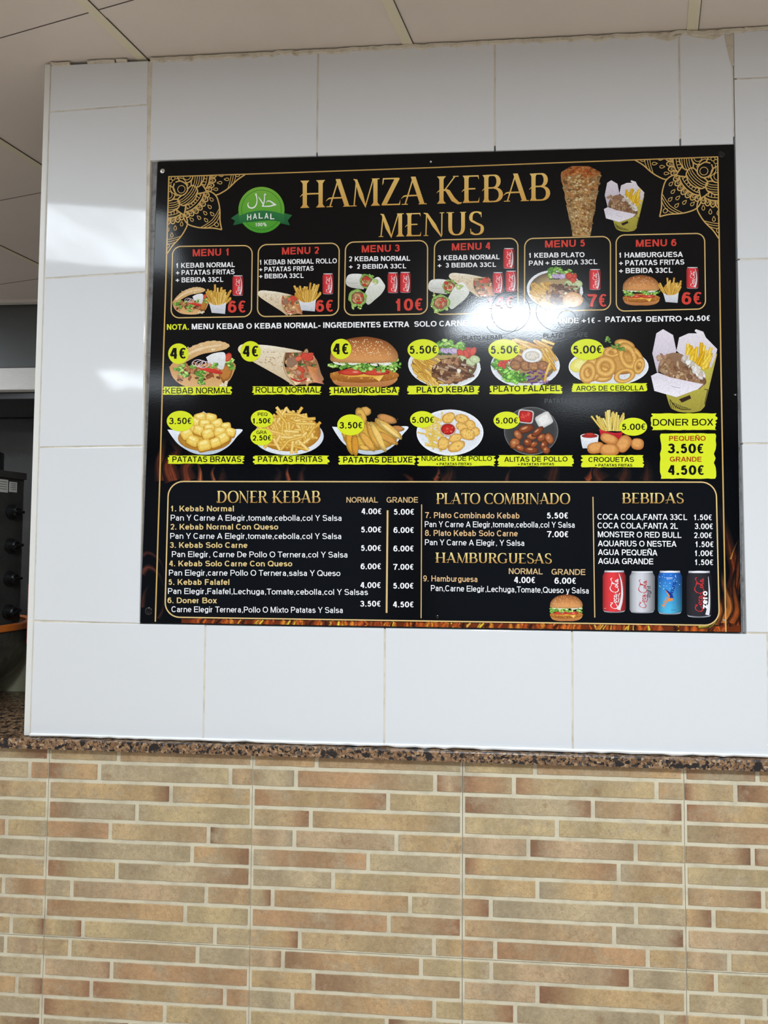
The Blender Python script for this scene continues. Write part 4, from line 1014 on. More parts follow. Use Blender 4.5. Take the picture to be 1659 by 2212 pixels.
def script(p, M2, s, col, word='Coca-Cola', w=.17):
    """flowing soft-drink lettering; M2 maps (along, up) to the print"""
    def st(*pts, ws=None):
        P = bez(*pts, n=5); n = len(P); p.line([M2(*t) for t in P], [s*w*(.55+.75*abs(math.sin(2.2*math.pi*i/n))) for i in range(n)], col)
    # first word
    st((2.1, .98), (2.0, .62), (1.4, .9), (.7, .75), (.25, .3), (.3, -.15), (.9, -.3), (1.6, .0), (2.1, .1))
    st((2.5, .42), (2.2, .2), (2.35, -.1), (2.7, .02), (2.75, .32), (2.5, .42), (3.1, .3)); st((3.7, .36), (3.4, .42), (3.15, .1), (3.4, -.1), (3.8, .05))
    st((4.5, .36), (4.1, .42), (3.95, .1), (4.2, -.08), (4.5, .3), (4.55, -.05), (4.9, .05)); st((5.0, .25), (5.3, .25))
    # second word
    st((7.4, 1.1), (6.6, 1.25), (5.7, .9), (5.4, .3), (5.7, -.15), (6.4, -.2), (7.0, .1)); st((7.4, 1.1), (8.6, 1.0), (9.5, 1.25), (9.9, 1.0))
    st((7.3, .42), (7.0, .2), (7.15, -.1), (7.5, .02), (7.55, .32), (7.3, .42)); st((7.7, .1), (8.2, .7), (8.35, 1.0), (8.1, .9), (7.95, .2), (8.2, -.08), (8.5, .1))
    st((9.2, .36), (8.8, .42), (8.65, .1), (8.9, -.08), (9.2, .3), (9.25, -.05), (9.7, .1))
    st((2.0, -.3), (3.2, -.42), (4.4, -.34), (5.2, -.52))
def can(zone, parent, x0, y0, x1, y1, kind='red', name='drink_can_picture', base=.0008):
    p = Pic(zone, base, .0003); q = norm(p, x0, y0, x1, y1); w, h = x1-x0, y1-y0
    body = {'red': ((206, 56, 60), (134, 22, 32)), 'silver': ((190, 190, 196), (136, 136, 144)), 'blue': ((40, 104, 190), (22, 62, 150)), 'black': ((40, 38, 42), (10, 10, 12))}[kind]
    sil = (206, 208, 214)
    p.grad([q(*t) for t in ((.09, .0), (.91, .0), (.93, .05), (.07, .05))], (190, 190, 196), (120, 122, 130))
    p.blob(*q(.5, .026), w*.42, h*(.030 if kind in ('blue', 'black') else .018), (236, 236, 240), (150, 152, 160))
    L = [(.07, .045), (.0, .12), (.0, .90), (.08, .965)]
    cols = [.62, .9, 1.08, 1.1, .95, .72, .5] ; xs_ = [0, .12, .3, .5, .7, .88, 1]
    fs = []
    for (ax, ay), (bx_, by_) in zip(L[:-1], L[1:]):
        for i in range(6):
            def C(i, y):
                c = body[0]
                if kind == 'blue': c = [body[0][k_]+((76, 168, 206)[k_]-body[0][k_])*min(1, max(0, (y-.25)/.5)) for k_ in range(3)]
                if kind == 'black': c = (44, 42, 48)
                return L3([min(255, t*cols[i]) for t in c])
            fs.append(([q(ax+(1-2*ax)*xs_[i], ay), q(ax+(1-2*ax)*xs_[i+1], ay), q(bx_+(1-2*bx_)*xs_[i+1], by_), q(bx_+(1-2*bx_)*xs_[i], by_)], [C(i, ay), C(i+1, ay), C(i+1, by_), C(i, by_)]))
    p.group(fs)
    p.grad([q(*t) for t in [(.03, .925)]+bez((.08, .965), (.3, .985), (.7, .985), (.92, .965), n=4)+[(.97, .925)]+bez((.9, .945), (.5, .965), (.1, .945), n=4)], sil, (110, 112, 120))
    if kind in ('red', 'black'):
        P = bez((.70, .07, .02), (.80, .25, .055), (.84, .50, .075), (.80, .72, .11), (.70, .92, .16), n=6) if kind == 'red' else bez((.86, .12, .015), (.90, .4, .05), (.90, .65, .07), (.86, .82, .13), (.82, .93, .16), n=6)
        p.line([q(a, b) for a, b, _ in P], [w*c for _, _, c in P], (226, 226, 230))
        if kind == 'red': p.line([q(a+.07, b) for a, b, _ in P], w*.02, (190, 60, 62))
    if kind in ('red', 'silver', 'black'):
        col = {'red': (240, 238, 240), 'silver': (190, 40, 48), 'black': (206, 52, 54)}[kind]
        ox = {'red': .42, 'silver': .44, 'black': .42}[kind]; L_ = .74 if kind != 'silver' else .68; un = h*L_/10
        b0_ = q(ox+.14, .905 if kind == 'red' else .87)
        sl = .10
        script(p, lambda a, u: (b0_[0]+sl*a*un*.8-u*un*1.75*(w/h/.52), b0_[1]-a*un), un*1.2, col)
    if kind == 'silver': 
        def m(body_, x, y, sz, L__, col, wt, lean=0): text_v(p, body_, q(x, y), sz*w, L__*h, col, wt)
        text_v(p, 'light', q(.80, .62), w*.16, h*.28, (26, 26, 28), .13)
    if kind == 'black': text_v(p, 'zero', q(.78, .80), w*.24, h*.38, (244, 244, 246), .24)
    if kind == 'blue':
        text_d(p, 'AQU', q(.26, .84), q(.47, .62), h*.075, (232, 140, 62), .26); text_d(p, 'RIUS', q(.60, .56), q(.78, .26), h*.075, (30, 52, 140), .26)
        p.poly([q(.40, .70), q(.53, .50), q(.56, .60), q(.66, .66)], (232, 140, 62)); p.poly([q(.28, .40), q(.52, .62), q(.66, .60), q(.55, .50)], (30, 52, 140)); p.poly([q(.30, .42), q(.50, .56), q(.46, .60)], (232, 140, 62))
        p.line([q(.34, .155), q(.62, .155)], h*.012, (206, 226, 240)); p.line([q(.36, .18), q(.6, .18)], h*.008, (206, 226, 240)); p.line([q(.56, .885), q(.76, .88)], h*.012, (44, 120, 176))
        for i in range(26): p.blob(*q(R_F.uniform(.06, .94), R_F.uniform(.08, .42)), w*.02, w*.02, (190, 220, 240), (70, 130, 206), 0, 7)
    if kind == 'red' and h > 200: p.line([q(.06, .885), q(.16, .885)], h*.012, (226, 160, 160))
    return p.build(name, M['print'], parent)
def text_v(p, body, a, h, L, col, w):
    """lettering that reads upwards: a is its lower end on the baseline, which faces right"""
    x = 0; G_ = []
    for ch in body:
        adv, Q = sans(ch, w); G_.append((x, Q)); x += adv
    sx = L/x; fs = []
    for gx, Q in G_:
        for qd in Q: fs.append(([(a[0]+h*.2-v*h*1.0, a[1]-(gx+u)*sx) for u, v in qd], [L3(col)]*len(qd)))
    p.group(fs, True)
def text_d(p, body, a, b, h, col, w):
    x = 0; G_ = []
    for ch in body:
        adv, Q = sans(ch, w); G_.append((x, Q)); x += adv
    dx, dy = (b[0]-a[0])/x, (b[1]-a[1])/x; d = math.hypot(b[0]-a[0], b[1]-a[1]); nx, ny = (b[1]-a[1])/d, -(b[0]-a[0])/d; fs = []
    for gx, Q in G_:
        for qd in Q: fs.append(([(a[0]+(gx+u)*dx+nx*v*h, a[1]+(gx+u)*dy+ny*v*h) for u, v in qd], [L3(col)]*len(qd)))
    p.group(fs, True)
def pita(zone, parent, x0, y0, x1, y1, base=.0004):
    p = Pic(zone, base); q = norm(p, x0, y0, x1, y1); w, h = x1-x0, y1-y0; r = R_F
    p.grad([q(*t) for t in bez((.0, .54), (.06, .78), (.22, .95), (.46, 1.0), (.70, .98), (.88, .86), (.97, .64), (.98, .48), (.8, .40), (.4, .52), n=5)], (196, 140, 84), (226, 180, 124))
    ins = lambda: q(r.uniform(.10, .90), .62+r.uniform(-.18, .28)*(1-abs(r.uniform(-.8, .8))*.5))
    p.crumbs(r, ins, 60, w*.038, [(150, 90, 52), (116, 70, 44), (176, 116, 72), (96, 58, 40), (190, 132, 86)])
    p.blob(*q(.84, .66), w*.10, h*.20, (190, 126, 60), (140, 84, 36), .3, 16, .1, rnd=r)
    for (a, b, s) in ((.14, .60, .09), (.22, .72, .08), (.18, .50, .07), (.46, .72, .09), (.47, .86, .08), (.52, .66, .07), (.90, .42, .08), (.93, .55, .07), (.36, .54, .06), (.60, .60, .06)): p.leaf(r, *q(a, b), w*s, 10)
    p.grad([q(*t) for t in bez((.43, .56), (.55, .56), (.70, .60), (.79, .66), (.77, .70), (.6, .66), (.46, .60), n=4)], (222, 74, 56), (190, 44, 40))
    p.blob(*q(.88, .34), w*.05, h*.10, (214, 90, 66), (176, 46, 40), .5)
    p.grad([q(*t) for t in bez((.55, .34), (.66, .26), (.82, .24), (.84, .40), (.80, .60), (.70, .55), (.58, .44), n=5)], (240, 240, 240), (214, 216, 214))
    p.leaf(r, *q(.70, .50), w*.07, 8)
    for i in range(3): p.ring(*q(.42+.05*i, .46+.02*i), w*.07, w*.085, 1, .6, -.2, (240, 226, 226), (206, 180, 190), 18)
    for i in range(10): p.blob(*q(r.uniform(.72, .86), r.uniform(.86, .95)), w*.022, h*.03, (238, 226, 200), (206, 180, 140), r.uniform(0, 3), 9, .2, rnd=r)
    # lid, tilted, with a scalloped rim
    P = bez((.01, .55), (.10, .38), (.24, .20), (.42, .07), (.62, .0), (.80, .02), (.90, .09), (.86, .16), (.70, .22), (.48, .28), (.28, .42), (.10, .57), n=6)
    pts = []
    for i, (a, b) in enumerate(P):
        sc_ = .014*abs(math.sin(i*1.05)) if i < 42 else 0; pts.append(q(a, b-sc_))
    p.grad(pts, (226, 190, 138), (206, 158, 100))
    p.line([q(*t) for t in bez((.10, .46), (.30, .26), (.52, .14), (.78, .08), n=6)], [w*.05]*12+[w*.04]*7, (242, 218, 178), soft=(222, 184, 132))
    p.crumbs(r, lambda: q(r.uniform(.25, .8), r.uniform(.08, .2)), 14, w*.014, [(250, 236, 206), (236, 206, 160)])
    return p.build('kebab_picture', M['food'], parent)
def rollo(zone, parent, x0, y0, x1, y1, base=.0004, total=.0003):
    p = Pic(zone, base, total); q = norm(p, x0, y0, x1, y1); w, h = x1-x0, y1-y0; r = R_F
    p.grad([q(*t) for t in bez((.52, .12), (.72, .20), (.86, .30), (.92, .44), (.96, .70), (.99, .88), (.86, .94), (.70, .97), (.60, .80), n=5)], (150, 108, 74), (176, 128, 92))
    p.crumbs(r, lambda: q(r.uniform(.54, .90), r.uniform(.26, .94)), 66, w*.045, [(196, 150, 112), (222, 184, 140), (160, 110, 78), (236, 206, 160), (204, 84, 60), (186, 128, 90), (120, 84, 60), (214, 168, 120)])
    p.poly([q(*t) for t in ((.80, .55), (.93, .60), (.91, .72), (1.0, .97), (.88, .92))], [L3((216, 146, 90)), L3((206, 130, 80)), L3((196, 120, 76)), L3((176, 110, 90)), L3((226, 168, 120))])
    p.blob(*q(.80, .34), w*.08, h*.085, (216, 82, 60), (172, 44, 40), .3); p.blob(*q(.70, .38), w*.05, h*.06, (226, 110, 80), (180, 60, 50), -.3)
    p.poly([q(*t) for t in ((.74, .36), (.85, .24), (.88, .26), (.84, .40), (.80, .44))], (206, 74, 58))
    p.poly([q(*t) for t in ((.57, .36), (.66, .34), (.69, .50), (.62, .60), (.56, .54))], (150, 116, 92))
    for a, b in ((.74, .52), (.87, .53), (.53, .62), (.56, .72), (.68, .28)): p.leaf(r, *q(a, b), w*.035, 6, ((60, 100, 40), (92, 136, 54), (40, 76, 34)))
    for i in range(4): p.blob(*q(r.uniform(.6, .82), r.uniform(.84, .95)), w*.03, h*.05, (240, 222, 186), (206, 168, 120), 0, 10, .15, rnd=r)
    p.line([q(*t) for t in bez((.60, .82), (.70, .90), (.80, .84), n=4)], w*.02, (196, 52, 48))
    # wrapped flat bread
    P = [q(*t) for t in bez((.55, .17), (.36, .10), (.16, .04), (.04, .06), (.0, .17), (.05, .30), (.18, .46), (.36, .66), (.52, .84), (.62, .97), (.665, 1.0), (.62, .86), (.56, .68), (.535, .5), (.545, .32), n=5)]
    p.grad(P, (240, 228, 204), (206, 180, 142))
    p.grad([q(*t) for t in bez((.02, .10), (.2, .06), (.44, .10), (.74, .22), (.56, .24), (.3, .20), (.1, .20), n=5)], (246, 238, 220), (222, 206, 176))
    p.line([q(*t) for t in bez((.55, .24), (.525, .5), (.56, .74), (.66, .985), n=6)], w*.012, (176, 146, 106))
    for i in range(46):
        a = r.uniform(.10, .52); b = r.uniform(.14+a*.2, .22+a*1.0); p.blob(*q(a, b), w*r.uniform(.006, .016), h*.010, (170, 130, 88), (206, 180, 140), r.uniform(-.5, .5), 8, .3, rnd=r)
    return p.build('rollo_picture', M['food'], parent)
def wraps(zone, parent, x0, y0, x1, y1, base=.0004):
    p = Pic(zone, base); q = norm(p, x0, y0, x1, y1); w, h = x1-x0, y1-y0; r = R_F
    def end(cx_, cy_, rx_, ry_, rot):
        p.blob(*q(cx_, cy_), w*rx_*1.08, h*ry_*1.08, (180, 200, 120), (120, 160, 70), rot, 18, .12, rnd=r)
        for i in range(7): p.leaf(r, *q(cx_+r.uniform(-rx_, rx_), cy_+r.uniform(-ry_, ry_)), w*.06, 4)
        p.blob(*q(cx_, cy_), w*rx_*.8, h*ry_*.8, (170, 116, 84), (116, 70, 50), rot, 18, .1, rnd=r)
        for i in range(7):
            a = r.uniform(0, 6.28); p.line([q(cx_+rx_*.6*math.cos(a+t*.5)*(.4+.09*i), cy_+ry_*.6*math.sin(a+t*.5)*(.4+.09*i)) for t in range(6)], w*.022, r.choice(((206, 164, 120), (186, 132, 90), (222, 190, 150))))
        for i in range(4): p.blob(*q(cx_+r.uniform(-rx_, rx_)*.6, cy_+r.uniform(-ry_, ry_)*.6), w*.04, h*.05, (206, 66, 50), (150, 36, 32), r.uniform(0, 3), 10, .2, rnd=r)
        for i in range(3): p.leaf(r, *q(cx_+r.uniform(-rx_, rx_)*.5, cy_+r.uniform(-ry_, ry_)*.5), w*.035, 4)
    p.grad([q(*t) for t in bez((.48, .06), (.30, .03), (.10, .05), (.02, .16), (.02, .32), (.12, .40), (.30, .44), (.46, .46), n=5)], (236, 236, 232), (190, 190, 180))
    p.line([q(*t) for t in bez((.04, .26), (.16, .30), (.30, .28), n=4)], w*.008, (160, 158, 148))
    end(.52, .24, .17, .19, .3)
    p.grad([q(*t) for t in bez((.52, .48), (.66, .22), (.82, .12), (.95, .28), (.99, .40), (.90, .58), (.74, .74), (.58, .88), (.50, .80), (.46, .62), n=5)], (240, 240, 234), (196, 200, 184))
    p.line([q(*t) for t in bez((.62, .34), (.76, .30), (.92, .36), n=5)], w*.03, (250, 250, 246), soft=(226, 228, 220))
    p.leaf(r, *q(.74, .24), w*.10, 12, ((206, 216, 150), (176, 200, 110), (226, 232, 180)))
    end(.30, .70, .21, .22, -.2)
    for i in range(6): p.leaf(r, *q(r.uniform(.16, .46), r.uniform(.88, .98)), w*.06, 5, ((176, 206, 110), (140, 184, 80), (206, 226, 150)))
    return p.build('wrap_picture', M['food'], parent)
def plate_kebab(zone, parent, x0, y0, x1, y1, base=.0004):
    p = Pic(zone, base); q = norm(p, x0, y0, x1, y1); w, h = x1-x0, y1-y0; r = R_F
    p.blob(*q(.5, .56), w*.5, h*.46, (216, 220, 224), (232, 234, 238), .08, 36, mid=.86); p.line([q(.5+.5*math.cos(a/20), .56+.46*math.sin(a/20)) for a in range(2, 40)], w*.012, (246, 248, 250))
    p.blob(*q(.5, .54), w*.45, h*.40, (176, 150, 104), (96, 76, 52), 0, 30)
    for a, b in ((.42, .12), (.5, .08), (.58, .08), (.66, .16), (.74, .14), (.44, .24), (.80, .22), (.62, .22), (.52, .2)): p.leaf(r, *q(a, b), w*.09, 9)
    for i in range(5): p.blob(*q(.50+.035*i, .24+.012*(i % 2)), w*.06, h*.055, (206, 190, 216), (150, 120, 176), .3)
    for i in range(6): p.leaf(r, *q(.43+.03*i, .31), w*.03, 4, ((40, 64, 40), (60, 84, 50)))
    for i in range(7): p.blob(*q(.80+r.uniform(-.08, .12), .27+r.uniform(-.04, .10)), w*.07, h*.07, (214, 80, 60), (160, 40, 38), r.uniform(0, 3), 14, .1, rnd=r)
    for a, b in ((.74, .42), (.86, .48), (.82, .60), (.72, .48), (.92, .42)):
        p.blob(*q(a, b), w*.075, h*.085, (196, 206, 160), (120, 150, 84), .2, 18, mid=.78); p.blob(*q(a, b), w*.03, h*.03, (214, 220, 180), (190, 204, 156))
    for i in range(90):
        a, b = r.uniform(.05, .40), r.uniform(.38, .90)
        if ((a-.5)/.46)**2+((b-.55)/.43)**2 > 1: continue
        an = r.uniform(.4, 1.3); c, e = r.choice(FRY); p.stick(q(a, b), q(a+.15*math.cos(an), b+.17*math.sin(an)), w*.034, c, e)
    p.crumbs(r, lambda: (lambda a, b: q(.60+a*.26*math.cos(b), .66+a*.24*math.sin(b)))(r.uniform(0, 1)**.6, r.uniform(0, 6.28)), 110, w*.050, MEAT+[(206, 176, 146)], .5)
    for i in range(24):
        a, b, an = r.uniform(.40, .82), r.uniform(.46, .82), r.uniform(-.4, .9); c = r.choice(MEAT+[(206, 176, 150)]); p.stick(q(a, b), q(a+.14*math.cos(an), b+.12*math.sin(an)), w*.035, c, [t*.6 for t in c])
    p.blob(*q(.70, .66), w*.03, h*.05, (240, 236, 226), (206, 190, 170), 0, 10, .2, rnd=r)
    return p.build('plate_picture', M['food'], parent)
def doner_box(zone, parent, x0, y0, x1, y1, base=.0004):
    p = Pic(zone, base); q = norm(p, x0, y0, x1, y1); w, h = x1-x0, y1-y0; r = R_F
    p.grad([q(*t) for t in ((.21, .74), (.27, .90))]+[q(*t) for t in bez((.30, .95), (.42, .99), (.6, 1.0), (.74, .98), n=4)]+[q(.80, .93), q(.99, .29), q(.88, .40)], (206, 196, 84), (160, 148, 62))
    p.poly([q(*t) for t in ((.80, .93), (.99, .29), (.86, .50), (.72, .97))], [L3((170, 156, 66)), L3((186, 174, 84)), L3((196, 186, 84)), L3((150, 138, 56))])
    p.grad([q(*t) for t in ((.08, .05), (.18, .0), (.33, .07), (.38, .26), (.30, .40), (.09, .52), (.02, .29))], (232, 222, 232), (196, 186, 200))
    p.grad([q(*t) for t in ((.42, .10), (.56, .05), (.69, .05), (.65, .02), (.67, .0), (.78, .03), (.82, .10), (.99, .24), (.96, .34), (.9, .46), (.6, .40), (.38, .26))], (236, 228, 234), (206, 196, 206))
    for i in range(30):
        a, b = r.uniform(.50, .84), r.uniform(.26, .44); an = r.uniform(-1.4, -.3); c, e = r.choice([((244, 206, 60), (206, 156, 30)), ((236, 190, 44), (190, 136, 24)), ((250, 222, 96), (214, 170, 44))])
        p.stick(q(a, b+.08), q(min(.9, a+.12*math.cos(an)), max(.16, b+.14*math.sin(an))), w*.05, c, e)
    p.grad([q(*t) for t in bez((.10, .50), (.14, .38), (.28, .29), (.46, .30), (.62, .42), (.82, .60), (.76, .68), (.5, .64), (.28, .58), n=4)], (150, 116, 90), (110, 80, 60))
    ins = lambda: (lambda t: q(.14+.60*t+r.uniform(-.03, .05), .36+.24*t+r.uniform(-.07, .17)*(1-.55*t)+.02))(r.random())
    p.crumbs(r, ins, 120, w*.050, [(176, 142, 112), (150, 112, 84), (196, 164, 132), (128, 94, 70), (160, 124, 96)])
    p.crumbs(r, lambda: (lambda t: q(.50+.27*t+r.uniform(-.04, .04), .33+.22*t+r.uniform(-.03, .04)))(r.random()), 36, w*.040, [(240, 236, 232), (226, 218, 210), (206, 190, 176)])
    p.grad([q(*t) for t in ((.0, .56), (.10, .52), (.30, .58), (.78, .66), (.70, .72), (.38, .815), (.05, .74))], (222, 214, 224), (238, 232, 240))
    p.line([q(*t) for t in bez((.30, .68), (.38, .70), (.44, .705), n=3)], w*.006, (150, 140, 150))
    p.line([q(*t) for t in bez((.28, .84), (.36, .92), (.46, .96), (.60, .96), n=4)], w*.01, (40, 36, 22))
    for i in range(9): p.line([q(.28+.03*i, .86+.01*i), q(.31+.03*i, .95)], w*.008, (54, 48, 26))
    p.poly([q(*t) for t in ((.42, .84), (.58, .79), (.60, .83), (.46, .88))], (50, 36, 26)); p.line([q(.85, .72), q(.80, .90)], w*.014, (84, 74, 46)); p.line([q(.80, .72), q(.87, .73)], w*.012, (84, 74, 46))
    return p.build('doner_box_picture', M['food'], parent)

# doner spit and box beside the headline
dn = Pic(ZC, .0004, .0004); rr_ = R_F
def dwid(t): return 165-95*max(0, (t-.12))/.88*(1.0 if t > .12 else 0) if t > .12 else 165*(.40+.6*math.sin(min(1, t/.12)*math.pi/2))
L_, R2 = [], []
for i in range(25):
    t = i/24; y = 222+570*t; L_.append((354+8*t-dwid(t)+rr_.uniform(-4, 4), y)); R2.append((354+8*t+dwid(t)+rr_.uniform(-4, 4), y))
dn.grad(L_+R2[::-1], (178, 112, 62), (200, 160, 106))
for i in range(560):
    t = rr_.uniform(.015, .98)**.95; s_ = rr_.uniform(-.94, .94); y = 222+565*t; x = 356+8*t+dwid(t)*s_
    if t < .14: c = rr_.choice(((186, 96, 44), (206, 120, 60), (160, 78, 36), (214, 140, 80)))
    else: c = rr_.choice(((212, 180, 128), (230, 204, 158), (196, 156, 104), (176, 132, 82), (218, 182, 122), (146, 100, 60), (206, 158, 94)))
    f = 1-.28*abs(s_)**3; c = [q_*f for q_ in c]
    dn.blob(x, y, rr_.uniform(10, 24)*(1-.3*t), rr_.uniform(6, 12), c, [q_*.66 for q_ in c], rr_.uniform(-.5, .5)+(0 if t < .5 else .5), 9, .3, rnd=rr_)
dn.build('doner_spit_picture', M['food'], board)
doner_box(ZC, board, 545, 337, 878, 756)

# ------------------------------------------------------------------ six menu cards
def card(TL, TR, BR_, BL, zone, items, price):
    p = Pic(PXZ, .0003, .0001); rr2 = rrect(px(*TL), px(*TR), px(*BR_), px(*BL), 18)
    p.line(rr2, 2.5, (214, 180, 116), close=True); c = p.build('menu_card', M['print'], board)
    texts('card_heading', c, items[:1], .0005); texts('card_text', c, items[1:], .0005)
    texts('price_text', c, [price], .0012)
    return c
c1 = card((ZA, 200, 801), (ZA, 848, 793), (ZA, 841, 1372), (ZA, 186, 1383), ZA, [(ZA, 'MENU 1', 363, 882, 655, 874, 58, .19, RED), (ZA, '1 KEBAB NORMAL', 228, 976, 706, 968, 40, .18, WHITE), (ZA, '+ PATATAS FRITAS', 226, 1034, 704, 1026, 40, .18, WHITE), (ZA, '+ BEBIDA 33CL', 224, 1094, 612, 1089, 40, .18, WHITE)], (ZA, '6€', 650, 1341, 794, 1339, 98, .19, RED))
pita(ZA, c1, 196, 1134, 496, 1355); fries_box(ZA, c1, 450, 1098, 676, 1350); can(ZA, c1, 686, 1036, 776, 1206)
c2_ = card((ZA, 898, 787), (ZA, 1557, 773), (ZA, 1550, 1360), (ZA, 890, 1373), ZA, [(ZA, 'MENU 2', 1090, 868, 1392, 859, 58, .19, RED), (ZA, '1 KEBAB NORMAL ROLLO', 908, 950, 1537, 937, 40, .17, WHITE), (ZA, '+ PATATAS FRITAS', 904, 1006, 1348, 998, 38, .18, WHITE), (ZA, '+ BEBIDA 33CL', 904, 1062, 1266, 1057, 38, .18, WHITE)], (ZA, '6€', 1364, 1335, 1507, 1332, 98, .19, RED))
rollo(ZA, c2_, 893, 1150, 1260, 1362); fries_box(ZA, c2_, 1178, 1072, 1408, 1330); can(ZA, c2_, 1420, 1020, 1510, 1194)
c3_ = card((ZB, 24, 766), (ZB, 693, 752), (ZB, 690, 1350), (ZB, 14, 1361), ZB, [(ZB, 'MENU 3', 156, 850, 465, 842, 58, .19, RED), (ZB, '2 KEBAB NORMAL', 52, 922, 550, 917, 40, .18, WHITE), (ZB, '+  2 BEBIDA 33CL', 52, 984, 518, 979, 38, .18, WHITE)], (ZB, '10€', 430, 1327, 652, 1322, 100, .19, RED))
wraps(ZB, c3_, 24, 1014, 350, 1310); can(ZB, c3_, 366, 1012, 456, 1184); can(ZB, c3_, 466, 1008, 556, 1182)
c4_ = card((ZB, 749, 748), (ZB, 1428, 733), (ZB, 1428, 1337), (ZB, 742, 1356), ZB, [(ZB, 'MENU 4', 890, 834, 1202, 825, 58, .19, RED), (ZB, '3 KEBAB NORMAL', 774, 914, 1279, 905, 40, .18, WHITE), (ZB, '+  3 BEBIDA 33CL', 774, 974, 1250, 967, 38, .18, WHITE)], (ZB, '14€', 1180, 1306, 1392, 1297, 90, .19, RED))
rollo(ZB, c4_, 866, 1008, 1240, 1215, .0004, .0003); wraps(ZB, c4_, 694, 1058, 1036, 1346, .0008)
can(ZB, c4_, 1308, 814, 1400, 986); can(ZB, c4_, 1222, 1010, 1310, 1186); can(ZB, c4_, 1326, 998, 1418, 1176)
c5_ = card((ZB, 1484, 737), (ZC, 598, 794), (ZC, 599, 1391), (ZB, 1481, 1332), ZC, [(ZC, 'MENU 5', 65, 886, 390, 877, 58, .19, RED), (ZC, '1 KEBAB PLATO', -66, 969, 387, 963, 40, .18, WHITE), (ZC, 'PAN + BEBIDA 33CL', -66, 1032, 490, 1020, 40, .17, WHITE)], (ZC, '7€', 412, 1369, 566, 1367, 104, .19, RED))
plate_kebab(ZC, c5_, -84, 1036, 374, 1380); can(ZC, c5_, 424, 1060, 520, 1234)
bp2 = Pic(ZC, .0008, .0003); bp2.blob(292, 1310, 84, 62, (236, 196, 150), (206, 150, 100), 0, 24); bp2.crumbs(R_F, lambda: (R_F.uniform(240, 345), R_F.uniform(1275, 1345)), 20, 9, [(246, 220, 180), (226, 180, 130)]); bp2.build('bread_picture', M['food'], c5_)
c6_ = card((ZC, 644, 784), (ZC, 1365, 769), (ZC, 1373, 1385), (ZC, 646, 1404), ZC, [(ZC, 'MENU 6', 805, 880, 1136, 873, 58, .19, RED), (ZC, '1 HAMBURGUESA', 668, 968, 1188, 961, 42, .18, WHITE), (ZC, '+ PATATAS FRITAS', 668, 1032, 1200, 1023, 42, .18, WHITE), (ZC, '+ BEBIDA 33CL', 668, 1095, 1103, 1090, 42, .18, WHITE)], (ZC, '6€', 1178, 1350, 1341, 1348, 102, .19, RED))
burger(ZC, c6_, 692, 1110, 1003, 1356); fries_box(ZC, c6_, 986, 1116, 1190, 1336); can(ZC, c6_, 1216, 1044, 1316, 1224)
tn = WHITE
texts('note_text', board, [(ZD, 'NOTA.', 218, 117, 390, 116, 44, .2, YEL), (PXZ, 'MENU KEBAB O KEBAB NORMAL- INGREDIENTES EXTRA', 414.2, 711.4, 884.1, 706.4, 12, .19, tn), (PXZ, 'SOLO CARNE +1€ - QUESO +1€', 894.7, 706, 1157, 701.2, 12, .18, tn),
    (PXZ, '- GRANDE +1€ -', 1163, 699.5, 1297, 697.6, 11.8, .18, tn), (ZF, 'PATATAS', 605, 57, 886, 54, 43, .19, tn), (ZF, 'DENTRO +0.50€', 922, 55, 1420, 47, 43, .18, tn)], .0005)

